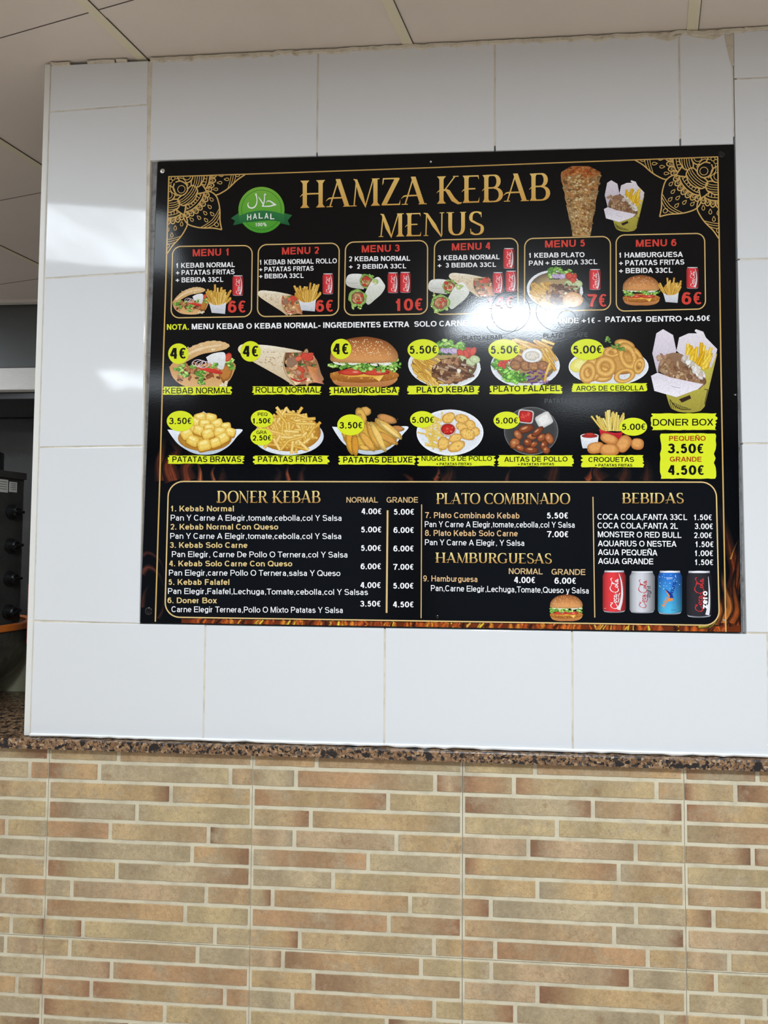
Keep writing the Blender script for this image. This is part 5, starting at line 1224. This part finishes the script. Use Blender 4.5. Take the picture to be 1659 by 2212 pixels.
# ------------------------------------------------------------------ the two rows of dishes
pita(ZD, board, 236, 206, 758, 572); rollo(ZD, board, 772, 212, 1444, 552); burger(ZE, board, 36, 172, 584, 566, seeds=110)
plate_kebab(ZE, board, 654, 192, 1220, 562); doner_box(ZF, board, 960, 112, 1482, 762)
def plate_falafel(zone, x0, y0, x1, y1):
    p = Pic(zone, .0004); q = norm(p, x0, y0, x1, y1); w, h = x1-x0, y1-y0; r = R_F
    p.blob(*q(.5, .56), w*.5, h*.45, (214, 218, 224), (236, 238, 242), 0, 36, mid=.88)
    p.blob(*q(.5, .55), w*.43, h*.38, (170, 140, 90), (120, 110, 70), 0, 30)
    for i in range(26):
        a, b = r.uniform(.32, .86), r.uniform(.06, .36); c, e = r.choice(FRY); an = r.uniform(-.2, .7)*(1 if a > .5 else -1); p.stick(q(a-.09*math.cos(an), b-.06), q(a+.10*math.cos(an), b+.14*abs(math.sin(an))), w*.042, c, e)
    for i in range(14): a = r.uniform(.74, .93); b = r.uniform(.26, .6); c, e = r.choice(FRY); p.stick(q(a-.06, b-.1), q(a+.03, b+.1), w*.045, c, e)
    for a, b in ((.14, .42), (.12, .54), (.20, .62), (.26, .72), (.36, .76), (.44, .84), (.30, .86), (.22, .78), (.5, .80)): p.leaf(r, *q(a, b), w*.10, 11, ((120, 190, 60), (90, 160, 44), (150, 214, 90), (70, 130, 36)))
    for i in range(9): p.blob(*q(.18+r.uniform(-.05, .07), .50+r.uniform(-.07, .09)), w*.035, h*.04, (214, 70, 56), (160, 40, 36), r.uniform(0, 3), 10, .15, rnd=r)
    for i in range(16): a, b = r.uniform(.24, .36), r.uniform(.44, .66); p.stick(q(a, b), q(a+.06, b+r.uniform(-.08, .08)), w*.012, (236, 230, 226), (206, 200, 190))
    for i in range(34): a, b = r.uniform(.44, .80), r.uniform(.66, .92); p.stick(q(a, b), q(a+r.uniform(.03, .09), b+r.uniform(-.05, .06)), w*.02, r.choice(((120, 64, 140), (150, 90, 166), (90, 44, 110), (190, 150, 200))), (70, 34, 90))
    for a, b in ((.40, .44), (.50, .56), (.62, .56), (.76, .56), (.36, .54)):
        p.blob(*q(a, b), w*.085, h*.11, (170, 116, 72), (104, 62, 36), .3, 18, .06, rnd=r); p.crumbs(r, lambda: q(a+r.uniform(-.06, .06), b+r.uniform(-.07, .07)), 12, w*.012, [(190, 140, 90), (130, 84, 50), (206, 160, 110)])
    p.stick(q(.80, .72), q(.78, .90), w*.04, *FRY[1]); p.stick(q(.86, .50), q(.80, .74), w*.04, *FRY[2])
    p.blob(*q(.60, .34), w*.15, h*.15, (236, 236, 236), (206, 206, 210), 0, 26, mid=.86); p.blob(*q(.60, .35), w*.11, h*.105, (222, 214, 200), (190, 180, 164), 0, 20); p.crumbs(r, lambda: q(.60+r.uniform(-.08, .08), .35+r.uniform(-.07, .07)), 16, w*.014, [(240, 234, 222), (206, 196, 180)])
    return p.build('plate_picture', M['food'], board)
plate_falafel(ZE, 1298, 190, 1837, 560)
def rings(zone, x0, y0, x1, y1):
    p = Pic(zone, .0004); q = norm(p, x0, y0, x1, y1); w, h = x1-x0, y1-y0; r = R_F
    p.blob(*q(.5, .60), w*.5, h*.38, (220, 222, 226), (236, 238, 242), 0, 36, mid=.88)
    p.blob(*q(.14, .56), w*.13, h*.14, (232, 222, 110), (206, 190, 70), -.4, 22, mid=.85); p.blob(*q(.14, .56), w*.09, h*.10, (240, 234, 150), (226, 214, 100), -.4)
    p.blob(*q(.62, .50), w*.32, h*.26, (206, 156, 80), (150, 100, 46), 0, 26)
    CI, CO = (236, 190, 106), (176, 118, 50)
    for (a, b, R0, R1, sx, sy, rot) in ((.70, .16, .01, .13, 1, .5, .25), (.86, .42, .02, .13, .5, 1.2, -.5), (.50, .34, .05, .14, 1.0, .6, -.3), (.56, .30, .05, .13, 1.0, .55, -.2), (.74, .40, .06, .15, .75, 1.25, -.35), (.88, .58, .04, .10, .7, 1.1, .3), (.70, .78, .07, .14, 1.0, .65, -.3), (.40, .74, .04, .14, 1.1, .75, .2), (.30, .66, .05, .15, .8, 1.0, .2), (.46, .60, .05, .14, 1.0, 1.0, 0), (.24, .72, .05, .14, .75, 1.0, .2)):
        p.ring(*q(a, b), w*R0, w*R1, sx, sy, rot, CI, CO)
    p.crumbs(r, lambda: q(r.uniform(.2, .9), r.uniform(.2, .8)), 40, w*.008, [(244, 210, 140), (206, 150, 70)])
    for a, b in ((.5, .08), (.49, .03), (.62, .22), (.60, .16), (.55, .20), (.66, .25)): p.leaf(r, *q(a, b), w*.045, 7, ((96, 140, 50), (70, 116, 40), (130, 170, 70)))
    return p.build('plate_picture', M['food'], board)
rings(ZF, 318, 172, 942, 560)
def boat(zone, x0, y0, x1, y1, cubes):
    p = Pic(zone, .0004); q = norm(p, x0, y0, x1, y1); w, h = x1-x0, y1-y0; r = R_F
    p.grad([q(*t) for t in ((.48, .0), (.40, .12), (.5, .18), (.58, .12))], (226, 230, 238), (206, 212, 222)) if cubes else None
    p.grad([q(*t) for t in bez((.0, .42), (.06, .58), (.16, .78), (.34, .96), (.5, 1.0), (.66, .96), (.82, .80), (.93, .58), (1.0, .42), (.8, .44), (.5, .60), (.2, .44), n=5)], (236, 240, 246), (190, 202, 216))
    p.blob(*q(.5, .62), w*.36, h*.30, (216, 170, 70), (170, 116, 40), 0, 26)
    if cubes:
        for (a, b, s) in ((.44, .16, .12), (.58, .16, .11), (.38, .26, .11), (.50, .30, .12), (.66, .30, .12), (.78, .36, .10), (.30, .40, .10), (.26, .52, .12), (.42, .44, .11), (.56, .40, .11), (.70, .48, .12), (.84, .48, .10), (.54, .52, .12), (.34, .68, .12), (.74, .62, .12), (.64, .72, .11), (.49, .78, .13)):
            rot = r.uniform(-.6, .6); cx_, cy_ = q(a, b)
            p.blob(cx_, cy_+h*.02, w*s*.72, h*s*1.05, (206, 152, 52), (160, 106, 30), rot, 22, power=4.5)
            p.blob(cx_, cy_-h*.005, w*s*.68, h*s*.98, (244, 212, 110), (220, 170, 62), rot, 22, power=4.5, off=(0, -h*.015), mid=.62)
            p.blob(cx_-w*.006, cy_-h*s*.42, w*s*.48, h*s*.36, (252, 232, 150), (240, 206, 104), rot, 16, power=3)
    else:
        for (a, b, L__, wd2, rot, c) in ((.44, .10, .10, .11, .2, (222, 170, 90)), (.38, .20, .16, .12, 1.2, (226, 176, 84)), (.72, .26, .18, .10, .3, (206, 146, 84)), (.86, .46, .12, .07, .1, (196, 136, 76)), (.20, .56, .10, .12, .3, (232, 180, 76)), (.34, .40, .22, .10, 1.7, (236, 190, 90)), (.24, .74, .22, .11, 1.4, (222, 160, 56)), (.30, .80, .20, .09, 1.5, (214, 150, 52)), (.46, .72, .22, .10, .9, (226, 170, 78)), (.42, .86, .10, .06, .3, (232, 184, 90)), (.72, .66, .22, .09, .5, (214, 156, 74)), (.54, .60, .27, .10, 1.15, (222, 164, 70)), (.60, .62, .30, .085, 1.1, (240, 200, 110)), (.74, .46, .30, .10, .62, (232, 184, 92)), (.76, .50, .26, .05, .66, (246, 212, 130))):
            p.blob(*q(a, b), w*L__*.75, w*wd2*.55, c, [t*.66 for t in c], rot, 20, .05, rnd=r, off=(0, -w*.008))
        p.crumbs(r, lambda: q(r.uniform(.3, .9), r.uniform(.25, .9)), 40, w*.006, [(150, 96, 40), (250, 224, 150), (120, 80, 36)])
    return p.build('plate_picture', M['food'], board)
boat(ZD, 222, 752, 806, 1090, True); boat(ZE, 62, 714, 656, 1090, False)
def fries_plate(zone, x0, y0, x1, y1):
    p = Pic(zone, .0004); q = norm(p, x0, y0, x1, y1); w, h = x1-x0, y1-y0; r = R_F
    p.blob(*q(.5, .60), w*.5, h*.40, (226, 230, 236), (212, 218, 226), 0, 36, mid=.9); p.blob(*q(.5, .52), w*.46, h*.40, (206, 150, 60), (170, 116, 40), 0, 30)
    for i in range(120):
        a = r.uniform(0, 6.28); d = r.uniform(0, 1)**.5; cx_, cy_ = .5+.40*d*math.cos(a), .49+.36*d*math.sin(a); an = r.choice((r.uniform(-.4, .5), r.uniform(.8, 1.5), r.uniform(1.6, 2.4), a+1.57)); l = r.uniform(.08, .15)
        c, e = r.choice([((246, 214, 120), (206, 152, 60)), ((240, 204, 104), (196, 140, 50)), ((250, 224, 144), (214, 166, 76)), ((232, 188, 84), (184, 126, 42))]); p.stick(q(cx_-l*math.cos(an), cy_-l*math.sin(an)*1.3), q(cx_+l*math.cos(an), cy_+l*math.sin(an)*1.3), w*.044, c, e)
    return p.build('plate_picture', M['food'], board)
fries_plate(ZD, 892, 722, 1440, 1094)
def nuggets(zone, x0, y0, x1, y1):
    p = Pic(zone, .0004); q = norm(p, x0, y0, x1, y1); w, h = x1-x0, y1-y0; r = R_F
    p.blob(*q(.5, .5), w*.5, h*.5, (222, 224, 230), (238, 240, 244), 0, 40, mid=.85)
    for i in range(46):
        a, b = r.uniform(.12, .40), r.uniform(.12, .84); an = r.choice((r.uniform(.3, .7), r.uniform(1.3, 1.9))); c, e = r.choice([((246, 222, 130), (206, 166, 70)), ((240, 210, 110), (196, 150, 56))]); l = .12
        if ((a-.5)/.46)**2+((b-.5)/.46)**2 < .9: p.stick(q(a-l*math.cos(an), b-l*math.sin(an)), q(a+l*math.cos(an), b+l*math.sin(an)), w*.022, c, e)
    for (a, b, rx_, ry_, rot) in ((.48, .18, .10, .10, -.5), (.68, .20, .11, .09, .2), (.80, .34, .09, .10, .6), (.68, .38, .10, .08, .4), (.88, .48, .07, .09, .2), (.76, .54, .12, .11, .5), (.58, .62, .11, .08, -.3), (.40, .74, .09, .13, .2), (.60, .80, .14, .10, -.4)):
        p.blob(*q(a, b), w*rx_, h*ry_*1.15, (236, 192, 104), (190, 136, 60), rot, 18, .07, rnd=r); p.crumbs(r, lambda: q(a+r.uniform(-.8, .8)*rx_, b+r.uniform(-.8, .8)*ry_), 12, w*.012, [(246, 214, 140), (216, 164, 80)])
    p.blob(*q(.47, .44), w*.12, h*.145, (214, 190, 170), (150, 110, 96), 0, 24, mid=.9); p.blob(*q(.47, .43), w*.105, h*.12, (196, 40, 32), (140, 20, 20), 0, 22)
    for i in range(12): p.blob(*q(.47+r.uniform(-.07, .07), .43+r.uniform(-.08, .08)), w*.012, h*.014, (230, 110, 90), (190, 50, 40), 0, 7)
    return p.build('plate_picture', M['food'], board)
nuggets(ZE, 720, 738, 1242, 1096)
def wings(zone, x0, y0, x1, y1):
    p = Pic(zone, .0004); q = norm(p, x0, y0, x1, y1); w, h = x1-x0, y1-y0; r = R_F
    p.blob(*q(.5, .5), w*.5, h*.5, (60, 60, 60), (74, 74, 76), 0, 40, mid=.85); p.line([q(.5+.495*math.cos(a/20), .5+.495*math.sin(a/20)) for a in range(127)], w*.010, (120, 122, 124))
    for rot, (a, b), (c1_, c2_2) in ((.12, (.40, .20), ((196, 44, 40), (150, 26, 28))), (-.5, (.74, .27), ((232, 230, 226), (206, 202, 198)))):
        p.blob(*q(a, b), w*.15, h*.145, (206, 206, 204), (120, 112, 110), rot, 26, power=5, mid=.9); p.blob(*q(a, b), w*.125, h*.12, c1_, c2_2, rot, 24, power=5)
    for i in range(10): p.blob(*q(.40+r.uniform(-.08, .08), .20+r.uniform(-.08, .06)), w*.03, h*.012, (226, 96, 84), (190, 40, 36), .4, 8)
    for (a, b, rx_, ry_, rot) in ((.40, .46, .17, .09, -.3), (.26, .58, .07, .12, -.6), (.20, .76, .10, .12, .7), (.30, .86, .10, .07, .4), (.52, .62, .10, .07, -.1), (.62, .52, .14, .07, -.7), (.44, .74, .09, .09, .5), (.56, .78, .08, .06, -.4), (.70, .64, .10, .08, -.5), (.84, .66, .08, .13, -.5), (.50, .90, .14, .08, .05), (.74, .80, .07, .12, .2), (.78, .90, .07, .08, 0)):
        c = r.choice(((156, 84, 48), (176, 104, 60), (134, 66, 36))); p.blob(*q(a, b), w*rx_, h*ry_, c, (74, 34, 20), rot, 18, .08, rnd=r, off=(-w*.01, -h*.012)); p.blob(*q(a-.02, b-.02), w*rx_*.4, h*ry_*.3, (206, 146, 100), c, rot, 10, .2, rnd=r)
    return p.build('plate_picture', M['food'], board)
wings(ZE, 1402, 718, 1824, 1092)
def croquettes(zone):
    p = Pic(zone, .0004); r = R_F
    for i in range(40):
        bx_ = r.uniform(580, 730); tx = 640+(bx_-650)*2.0+r.uniform(-30, 30); ty = 735+abs(tx-640)*.22+r.uniform(0, 70); tx = min(748, max(486, tx)); c, e = r.choice([((240, 222, 130), (196, 166, 70)), ((232, 208, 108), (186, 150, 56)), ((248, 234, 160), (206, 180, 90))]); p.stick((bx_, 905), (tx, ty), 15, c, e)
    p.grad(bez((555, 888), (600, 905), (680, 920), (742, 912), n=4)+[(720, 985), (572, 960)], (206, 40, 52), (156, 24, 36))
    p.grad(bez((410, 944), (425, 1030), (446, 1040), (520, 1036), (540, 1020), (553, 940), n=4), (240, 240, 242), (206, 208, 214)); p.blob(482, 944, 72, 20, (236, 236, 238), (216, 216, 220), 0, 26); p.blob(482, 944, 62, 15, (170, 40, 34), (120, 22, 22), 0, 22); p.blob(482, 930, 40, 10, (190, 60, 50), (150, 34, 30), 0, 14)
    for cx_, cy_, rx_, ry_, rot in ((635, 968, 72, 38, .35), (855, 1006, 50, 44, .1), (530, 1036, 68, 44, -.15), (748, 1004, 70, 52, -.95), (636, 1052, 78, 46, .02)):
        p.blob(cx_, cy_+3, rx_, ry_, (150, 84, 36), (130, 70, 30), rot, 26, power=2.5); p.blob(cx_, cy_, rx_, ry_, (222, 160, 92), (176, 106, 50), rot, 26, power=2.5, off=(-6, -8), mid=.55)
    p.crumbs(r, lambda: (r.uniform(480, 890), r.uniform(960, 1085)), 0, 4, [(236, 190, 120)])
    return p.build('croquette_picture', M['food'], board)
croquettes(ZF)

# --- yellow name strips with frayed ends, and the round price badges
YR = random.Random(8)
def strip(zone, x0, y0, x1, y1, lines, name='name_strip', sl=0):
    p = Pic(zone, .0009, .00005); L_, R_ = [], []; n = 10
    top = [(x0+(x1-x0)*i/14, y0+(sl*i/14)+YR.uniform(-2, 2)) for i in range(15)]; bot = [(x1-(x1-x0)*i/14, y1+(sl*(1-i/14))+YR.uniform(-2, 3)) for i in range(15)]
    right = [(x1+YR.choice((-10, 4, 8, -3)), y0+sl+(y1-y0)*(i+.5)/n) for i in range(n)]; left = [(x0+YR.choice((10, -4, -8, 3)), y1-(y1-y0)*(i+.5)/n) for i in range(n)]
    p.poly(top+right+bot+left, YEL); o = p.build(name, M['print'], board)
    texts('name_text', o, lines, .0010); return o
def nm(zone, body, u0, v0, u1, v1, h, w=.145, c=BLACK): return (zone, body, u0, v0, u1, v1, h, w, c)
strip(ZD, 196, 560, 722, 622, [nm(ZD, 'KEBAB NORMAL', 207, 614, 712, 612, 46)])
strip(ZD, 888, 558, 1418, 620, [nm(ZD, 'ROLLO NORMAL', 909, 608, 1408, 607, 46)])
strip(ZE, 46, 562, 584, 625, [nm(ZE, 'HAMBURGUESA', 77, 612, 568, 608, 46, .17)])
strip(ZE, 656, 552, 1204, 618, [nm(ZE, 'PLATO KEBAB', 721, 607, 1170, 603, 46, .17)])
strip(ZE, 1296, 552, 1850, 618, [nm(ZE, 'PLATO FALAFEL', 1318, 600, 1836, 594, 46, .16)], sl=-6)
strip(ZF, 348, 537, 924, 600, [nm(ZF, 'AROS DE CEBOLLA', 376, 592, 905, 588, 38, .15)], sl=-4)
strip(ZD, 232, 1097, 814, 1160, [nm(ZD, 'PATATAS BRAVAS', 261, 1147, 798, 1147, 44, .16)])
strip(ZD, 896, 1097, 1478, 1163, [nm(ZD, 'PATATAS FRITAS', 927, 1146, 1430, 1146, 44, .16)])
strip(ZE, 118, 1100, 708, 1166, [nm(ZE, 'PATATAS DELUXE', 149, 1152, 690, 1151, 45, .17)])
strip(ZE, 730, 1100, 1332, 1177, [nm(ZE, 'NUGGETS DE POLLO', 759, 1138, 1308, 1138, 37, .15), nm(ZE, '+ PATATAS FRITAS', 874, 1172, 1150, 1172, 20, .18)])
strip(ZE, 1356, 1094, 1938, 1180, [nm(ZE, 'ALITAS DE POLLO', 1404, 1145, 1897, 1143, 38, .16), nm(ZE, '+ PATATAS FRITAS', 1508, 1174, 1792, 1173, 20, .18)])
strip(ZF, 422, 1094, 902, 1188, [nm(ZF, 'CROQUETAS', 473, 1147, 828, 1146, 38, .16), nm(ZF, '+ PATATAS FRITAS', 523, 1182, 815, 1183, 21, .19)])
strip(ZF, 966, 768, 1470, 897, [nm(ZF, 'DONER BOX', 975, 864, 1446, 862, 52, .15)])
BRN = (170, 62, 26)
strip(ZF, 1038, 924, 1460, 1276, [nm(ZF, 'PEQUEÑO', 1101, 982, 1386, 981, 38, .17, BRN), nm(ZF, '3.50€', 1090, 1079, 1370, 1080, 76, .2), nm(ZF, 'GRANDE', 1107, 1144, 1354, 1144, 38, .17, BRN), nm(ZF, '4.50€', 1090, 1247, 1373, 1248, 76, .2)], 'price_panel')
def badge(zone, cx_, cy_, rx_, ry_, lines):
    p = Pic(zone, .0009, .00005); p.poly(arc(cx_, cy_, rx_, ry_, 0, 360, 40)[:-1], YEL); o = p.build('price_badge', M['print'], board); texts('price_text', o, lines, .0010)
badge(ZD, 308, 303, 80, 80, [nm(ZD, '4€', 240, 343, 366, 341, 84, .2)]); badge(ZD, 870, 285, 80, 80, [nm(ZD, '4€', 806, 326, 930, 325, 84, .2)]); badge(ZE, 133, 267, 80, 80, [nm(ZE, '4€', 67, 308, 190, 307, 84, .2)])
badge(ZE, 772, 272, 122, 82, [nm(ZE, '5.50€', 667, 304, 880, 301, 62, .17)]); badge(ZE, 1402, 272, 122, 82, [nm(ZE, '5.50€', 1299, 304, 1512, 301, 62, .17)]); badge(ZF, 464, 270, 128, 82, [nm(ZF, '5.00€', 354, 303, 578, 299, 62, .17)])
badge(ZD, 323, 828, 106, 80, [nm(ZD, '3.50€', 235, 852, 410, 851, 50, .16)]); badge(ZD, 960, 810, 88, 68, [nm(ZD, 'PEQ', 926, 788, 1002, 787, 26, .15), nm(ZD, '1.50€', 886, 847, 1028, 846, 41, .18)]); badge(ZD, 955, 952, 86, 66, [nm(ZD, 'GRA', 916, 929, 996, 928, 26, .15), nm(ZD, '2.50€', 886, 980, 1030, 979, 41, .17)])
badge(ZE, 208, 858, 105, 82, [nm(ZE, '3.50€', 119, 886, 299, 885, 50, .17)]); badge(ZE, 765, 815, 95, 65, [nm(ZE, '5.00€', 685, 843, 856, 841, 47, .16)]); badge(ZE, 1422, 822, 102, 68, [nm(ZE, '5.00€', 1337, 848, 1510, 846, 46, .16)]); badge(ZF, 822, 872, 108, 70, [nm(ZF, '5.00€', 734, 898, 917, 896, 49, .16)])

# ------------------------------------------------------------------ price list in the lower half
H1, H2 = (244, 222, 150), (186, 140, 74)
texts('section_heading', board, [(ZG, 'DONER KEBAB', 604, 238, 1415, 238, 92, 0, H1, 'serif', H2)], .0005)
texts('section_heading', board, [(PXZ, 'PLATO COMBINADO', 942.4, 1088.6, 1231.7, 1088.8, 23.4, 0, H1, 'serif', H2)], .0005)
texts('section_heading', board, [(PXZ, 'HAMBURGUESAS', 940.2, 1215.4, 1192, 1217.3, 21.6, 0, H1, 'serif', H2)], .0005)
texts('section_heading', board, [(ZI, 'BEBIDAS', 662, 242, 1143, 242, 80, 0, H1, 'serif', H2)], .0005)
gb_, wt_, CG = .165, .125, (226, 198, 136)
each('column_heading', board, [(ZH, 'NORMAL', 102, 237, 347, 237, 43, .15, (216, 182, 130)), (ZH, 'GRANDE', 415, 237, 660, 237, 43, .15, (216, 182, 130))], .0005)
each('column_heading', board, [(ZH, 'NORMAL', 1367, 793, 1631, 796, 45, .15, (216, 182, 130)), (ZI, 'GRANDE', 113, 798, 377, 801, 45, .15, (216, 182, 130))], .0005)
dk_ = [('1. Kebab Normal', 249, 305, 740, 305), ('2. Kebab Normal Con Queso', 246, 447, 1086, 447), ('3. Kebab Solo Carne', 241, 589, 846, 590), ('4. Kebab Solo Carne Con Queso', 235, 733, 1195, 734), ('5. Kebab Falafel', 231, 877, 705, 878), ('6. Doner Box', 223, 1020, 608, 1021)]
each('item_name', board, [(ZG, b, u, v, u1, v1, 44, gb_, CG) for b, u, v, u1, v1 in dk_], .0005)
dd = [('Pan Y Carne A Elegir,tomate,cebolla,col Y Salsa', 248, 377, 1578, 379), ('Pan Y Carne A Elegir,tomate,cebolla,col Y Salsa', 244, 519, 1576, 521), ('Pan Elegir, Carne De Pollo O Ternera,col Y Salsa', 257, 661, 1624, 665), ('Pan Elegir,carne Pollo O Ternera,salsa Y Queso', 234, 805, 1570, 809), ('Pan Elegir,Falafel,Lechuga,Tomate,cebolla,col Y Salsas', 227, 948, 1785, 957), ('Carne Elegir Ternera,Pollo O Mixto Patatas Y Salsa', 254, 1090, 1588, 1097)]
each('item_description', board, [(ZG, b, u, v, u1, v1, 45, wt_, WHITE) for b, u, v, u1, v1 in dd], .0005)
each('item_price', board, [(ZH, b, u, v, u1, v, 45, .17, WHITE) for b, u, v, u1 in (('4.00€', 218, 327, 375), ('5.00€', 472, 331, 629), ('5.00€', 217, 469, 374), ('6.00€', 469, 473, 627), ('5.00€', 216, 613, 372), ('6.00€', 468, 617, 626), ('6.00€', 213, 756, 371), ('7.00€', 467, 760, 625), ('4.00€', 210, 902, 369), ('5.00€', 467, 907, 625), ('3.50€', 209, 1047, 368), ('4.50€', 464, 1053, 625))], .0005)
each('item_name', board, [(ZH, '7. Plato Combinado Kebab', 715, 357, 1450, 361, 46, .15, (226, 186, 136)), (ZH, '8. Plato Kebab Solo Carne', 714, 496, 1437, 500, 46, .15, (226, 186, 136)), (ZH, '9. Hamburguesa', 701, 850, 1122, 856, 46, .14, (226, 186, 136))], .0005)
each('item_description', board, [(PXZ, 'Pan Y Carne A Elegir,tomate,cebolla,col Y Salsa', 917.7, 1138.5, 1241.2, 1140, 12.6, wt_, WHITE), (ZH, 'Pan Y Carne A Elegir, Y Salsa', 714, 568, 1487, 574, 45, wt_, WHITE), (PXZ, 'Pan,Carne Elegir,Lechuga,Tomate,Queso y Salsa', 930.9, 1276.6, 1271.5, 1282.2, 12.8, wt_, WHITE)], .0005)
each('item_price', board, [(ZI, '5.50€', 77, 361, 242, 361, 47, .17, WHITE), (ZI, '7.00€', 78, 506, 244, 507, 47, .17, WHITE), (ZH, '4.00€', 1407, 863, 1572, 864, 48, .17, WHITE), (ZI, '6.00€', 136, 869, 304, 870, 48, .17, WHITE)], .0005)
each('drink_line', board, [(ZI, b, u, v, u1, v1, 45, .15, WHITE) for b, u, v, u1, v1 in (('COCA COLA,FANTA 33CL', 471, 369, 1170, 373), ('COCA COLA,FANTA 2L', 472, 437, 1098, 442), ('MONSTER O RED BULL', 474, 506, 1125, 512), ('AQUARIUS O NESTEA', 474, 577, 1087, 581), ('AGUA PEQUEÑA', 475, 645, 938, 650), ('AGUA GRANDE', 476, 714, 906, 718))]+[(ZI, b, u, v, u1, v+1, 44, .155, WHITE) for b, u, v, u1 in (('1.50€', 1222, 373, 1362), ('3.00€', 1228, 443, 1370), ('2.00€', 1223, 513, 1363), ('1.50€', 1234, 583, 1375), ('1.00€', 1229, 653, 1371), ('1.50€', 1230, 723, 1372))], .0005)
def divider(zone, a, b, w):
    p = Pic(zone, .0005); p.line([a, b], w, (236, 206, 146), soft=(176, 140, 90)); p.build('divider_line', M['print'], board)
divider(ZH, (423, 297), (415, 1096), 15); divider(ZH, (688, 251), (684, 1138), 8); divider(ZI, (436, 192), (450, 1132), 9)
burger(ZI, board, 96, 954, 358, 1160, seeds=60)
can(ZI, board, 511, 766, 692, 1100, 'red'); can(ZI, board, 721, 771, 918, 1104, 'silver'); can(ZI, board, 941, 768, 1130, 1114, 'blue'); can(ZI, board, 1164, 769, 1362, 1138, 'black')

# --- raised traces of older lettering under the foil, seen only where the lamp glints on them
for body, a, b, h in (('PLATO KEBAB', px(ZE, 1075, 200), px(ZE, 1388, 192), 9.5), ('PLATO FALAFE', px(ZF, 122, 182), px(ZF, 468, 172), 10), ('PATATAS FRITAS', px(ZF, 132, 690), px(ZF, 522, 684), 10)):
    rl = Pic(PXZ, .00006, .0001); text(rl, body, a, b, h, (10, 13, 18), .16); rl.build('relief_lettering', M['relief'], board)
for c, rx_, ry_, a0, a1 in (((1103, 672), 42, 44, 0, 360), ((1218, 672), 60, 46, 20, 340), ((1225, 690), 20, 20, 0, 360), ((1085, 700), 34, 22, 10, 170)):
    rl = Pic(PXZ, .00125, .0001); rl.line([(c[0]+rx_*math.cos(math.radians(t)), c[1]+ry_*math.sin(math.radians(t))) for t in range(a0, a1+1, 10)], .45, (40, 44, 50)); rl.build('relief_circle', M['relief'], board)

# --- screws
def screw(pxy, r, m, h=.0025):
    k = MB(); c = W(pxy[0], pxy[1], YB-.0002); Rm = Matrix(((1, 0, 0), (0, 0, -1), (0, 1, 0)))
    k.lathe([(r, -.0002), (r, h*.35), (r*.75, h*.8), (r*.3, h), (0.0001, h)], c, 20, R=Rm)
    return k.build('screw', M[m], board)
for xy, r, m in (((351, 369.5), .0048, 'chrome'), ((930.5, 350), .0022, 'chrome'), ((1558, 334), .0062, 'capblack'), ((1588, 853), .0018, 'chrome'), ((1563, 1339.5), .0022, 'chrome'), ((321.5, 1320), .0072, 'capblack'), ((945, 1332), .0036, 'capblack')): screw(xy, r, m)
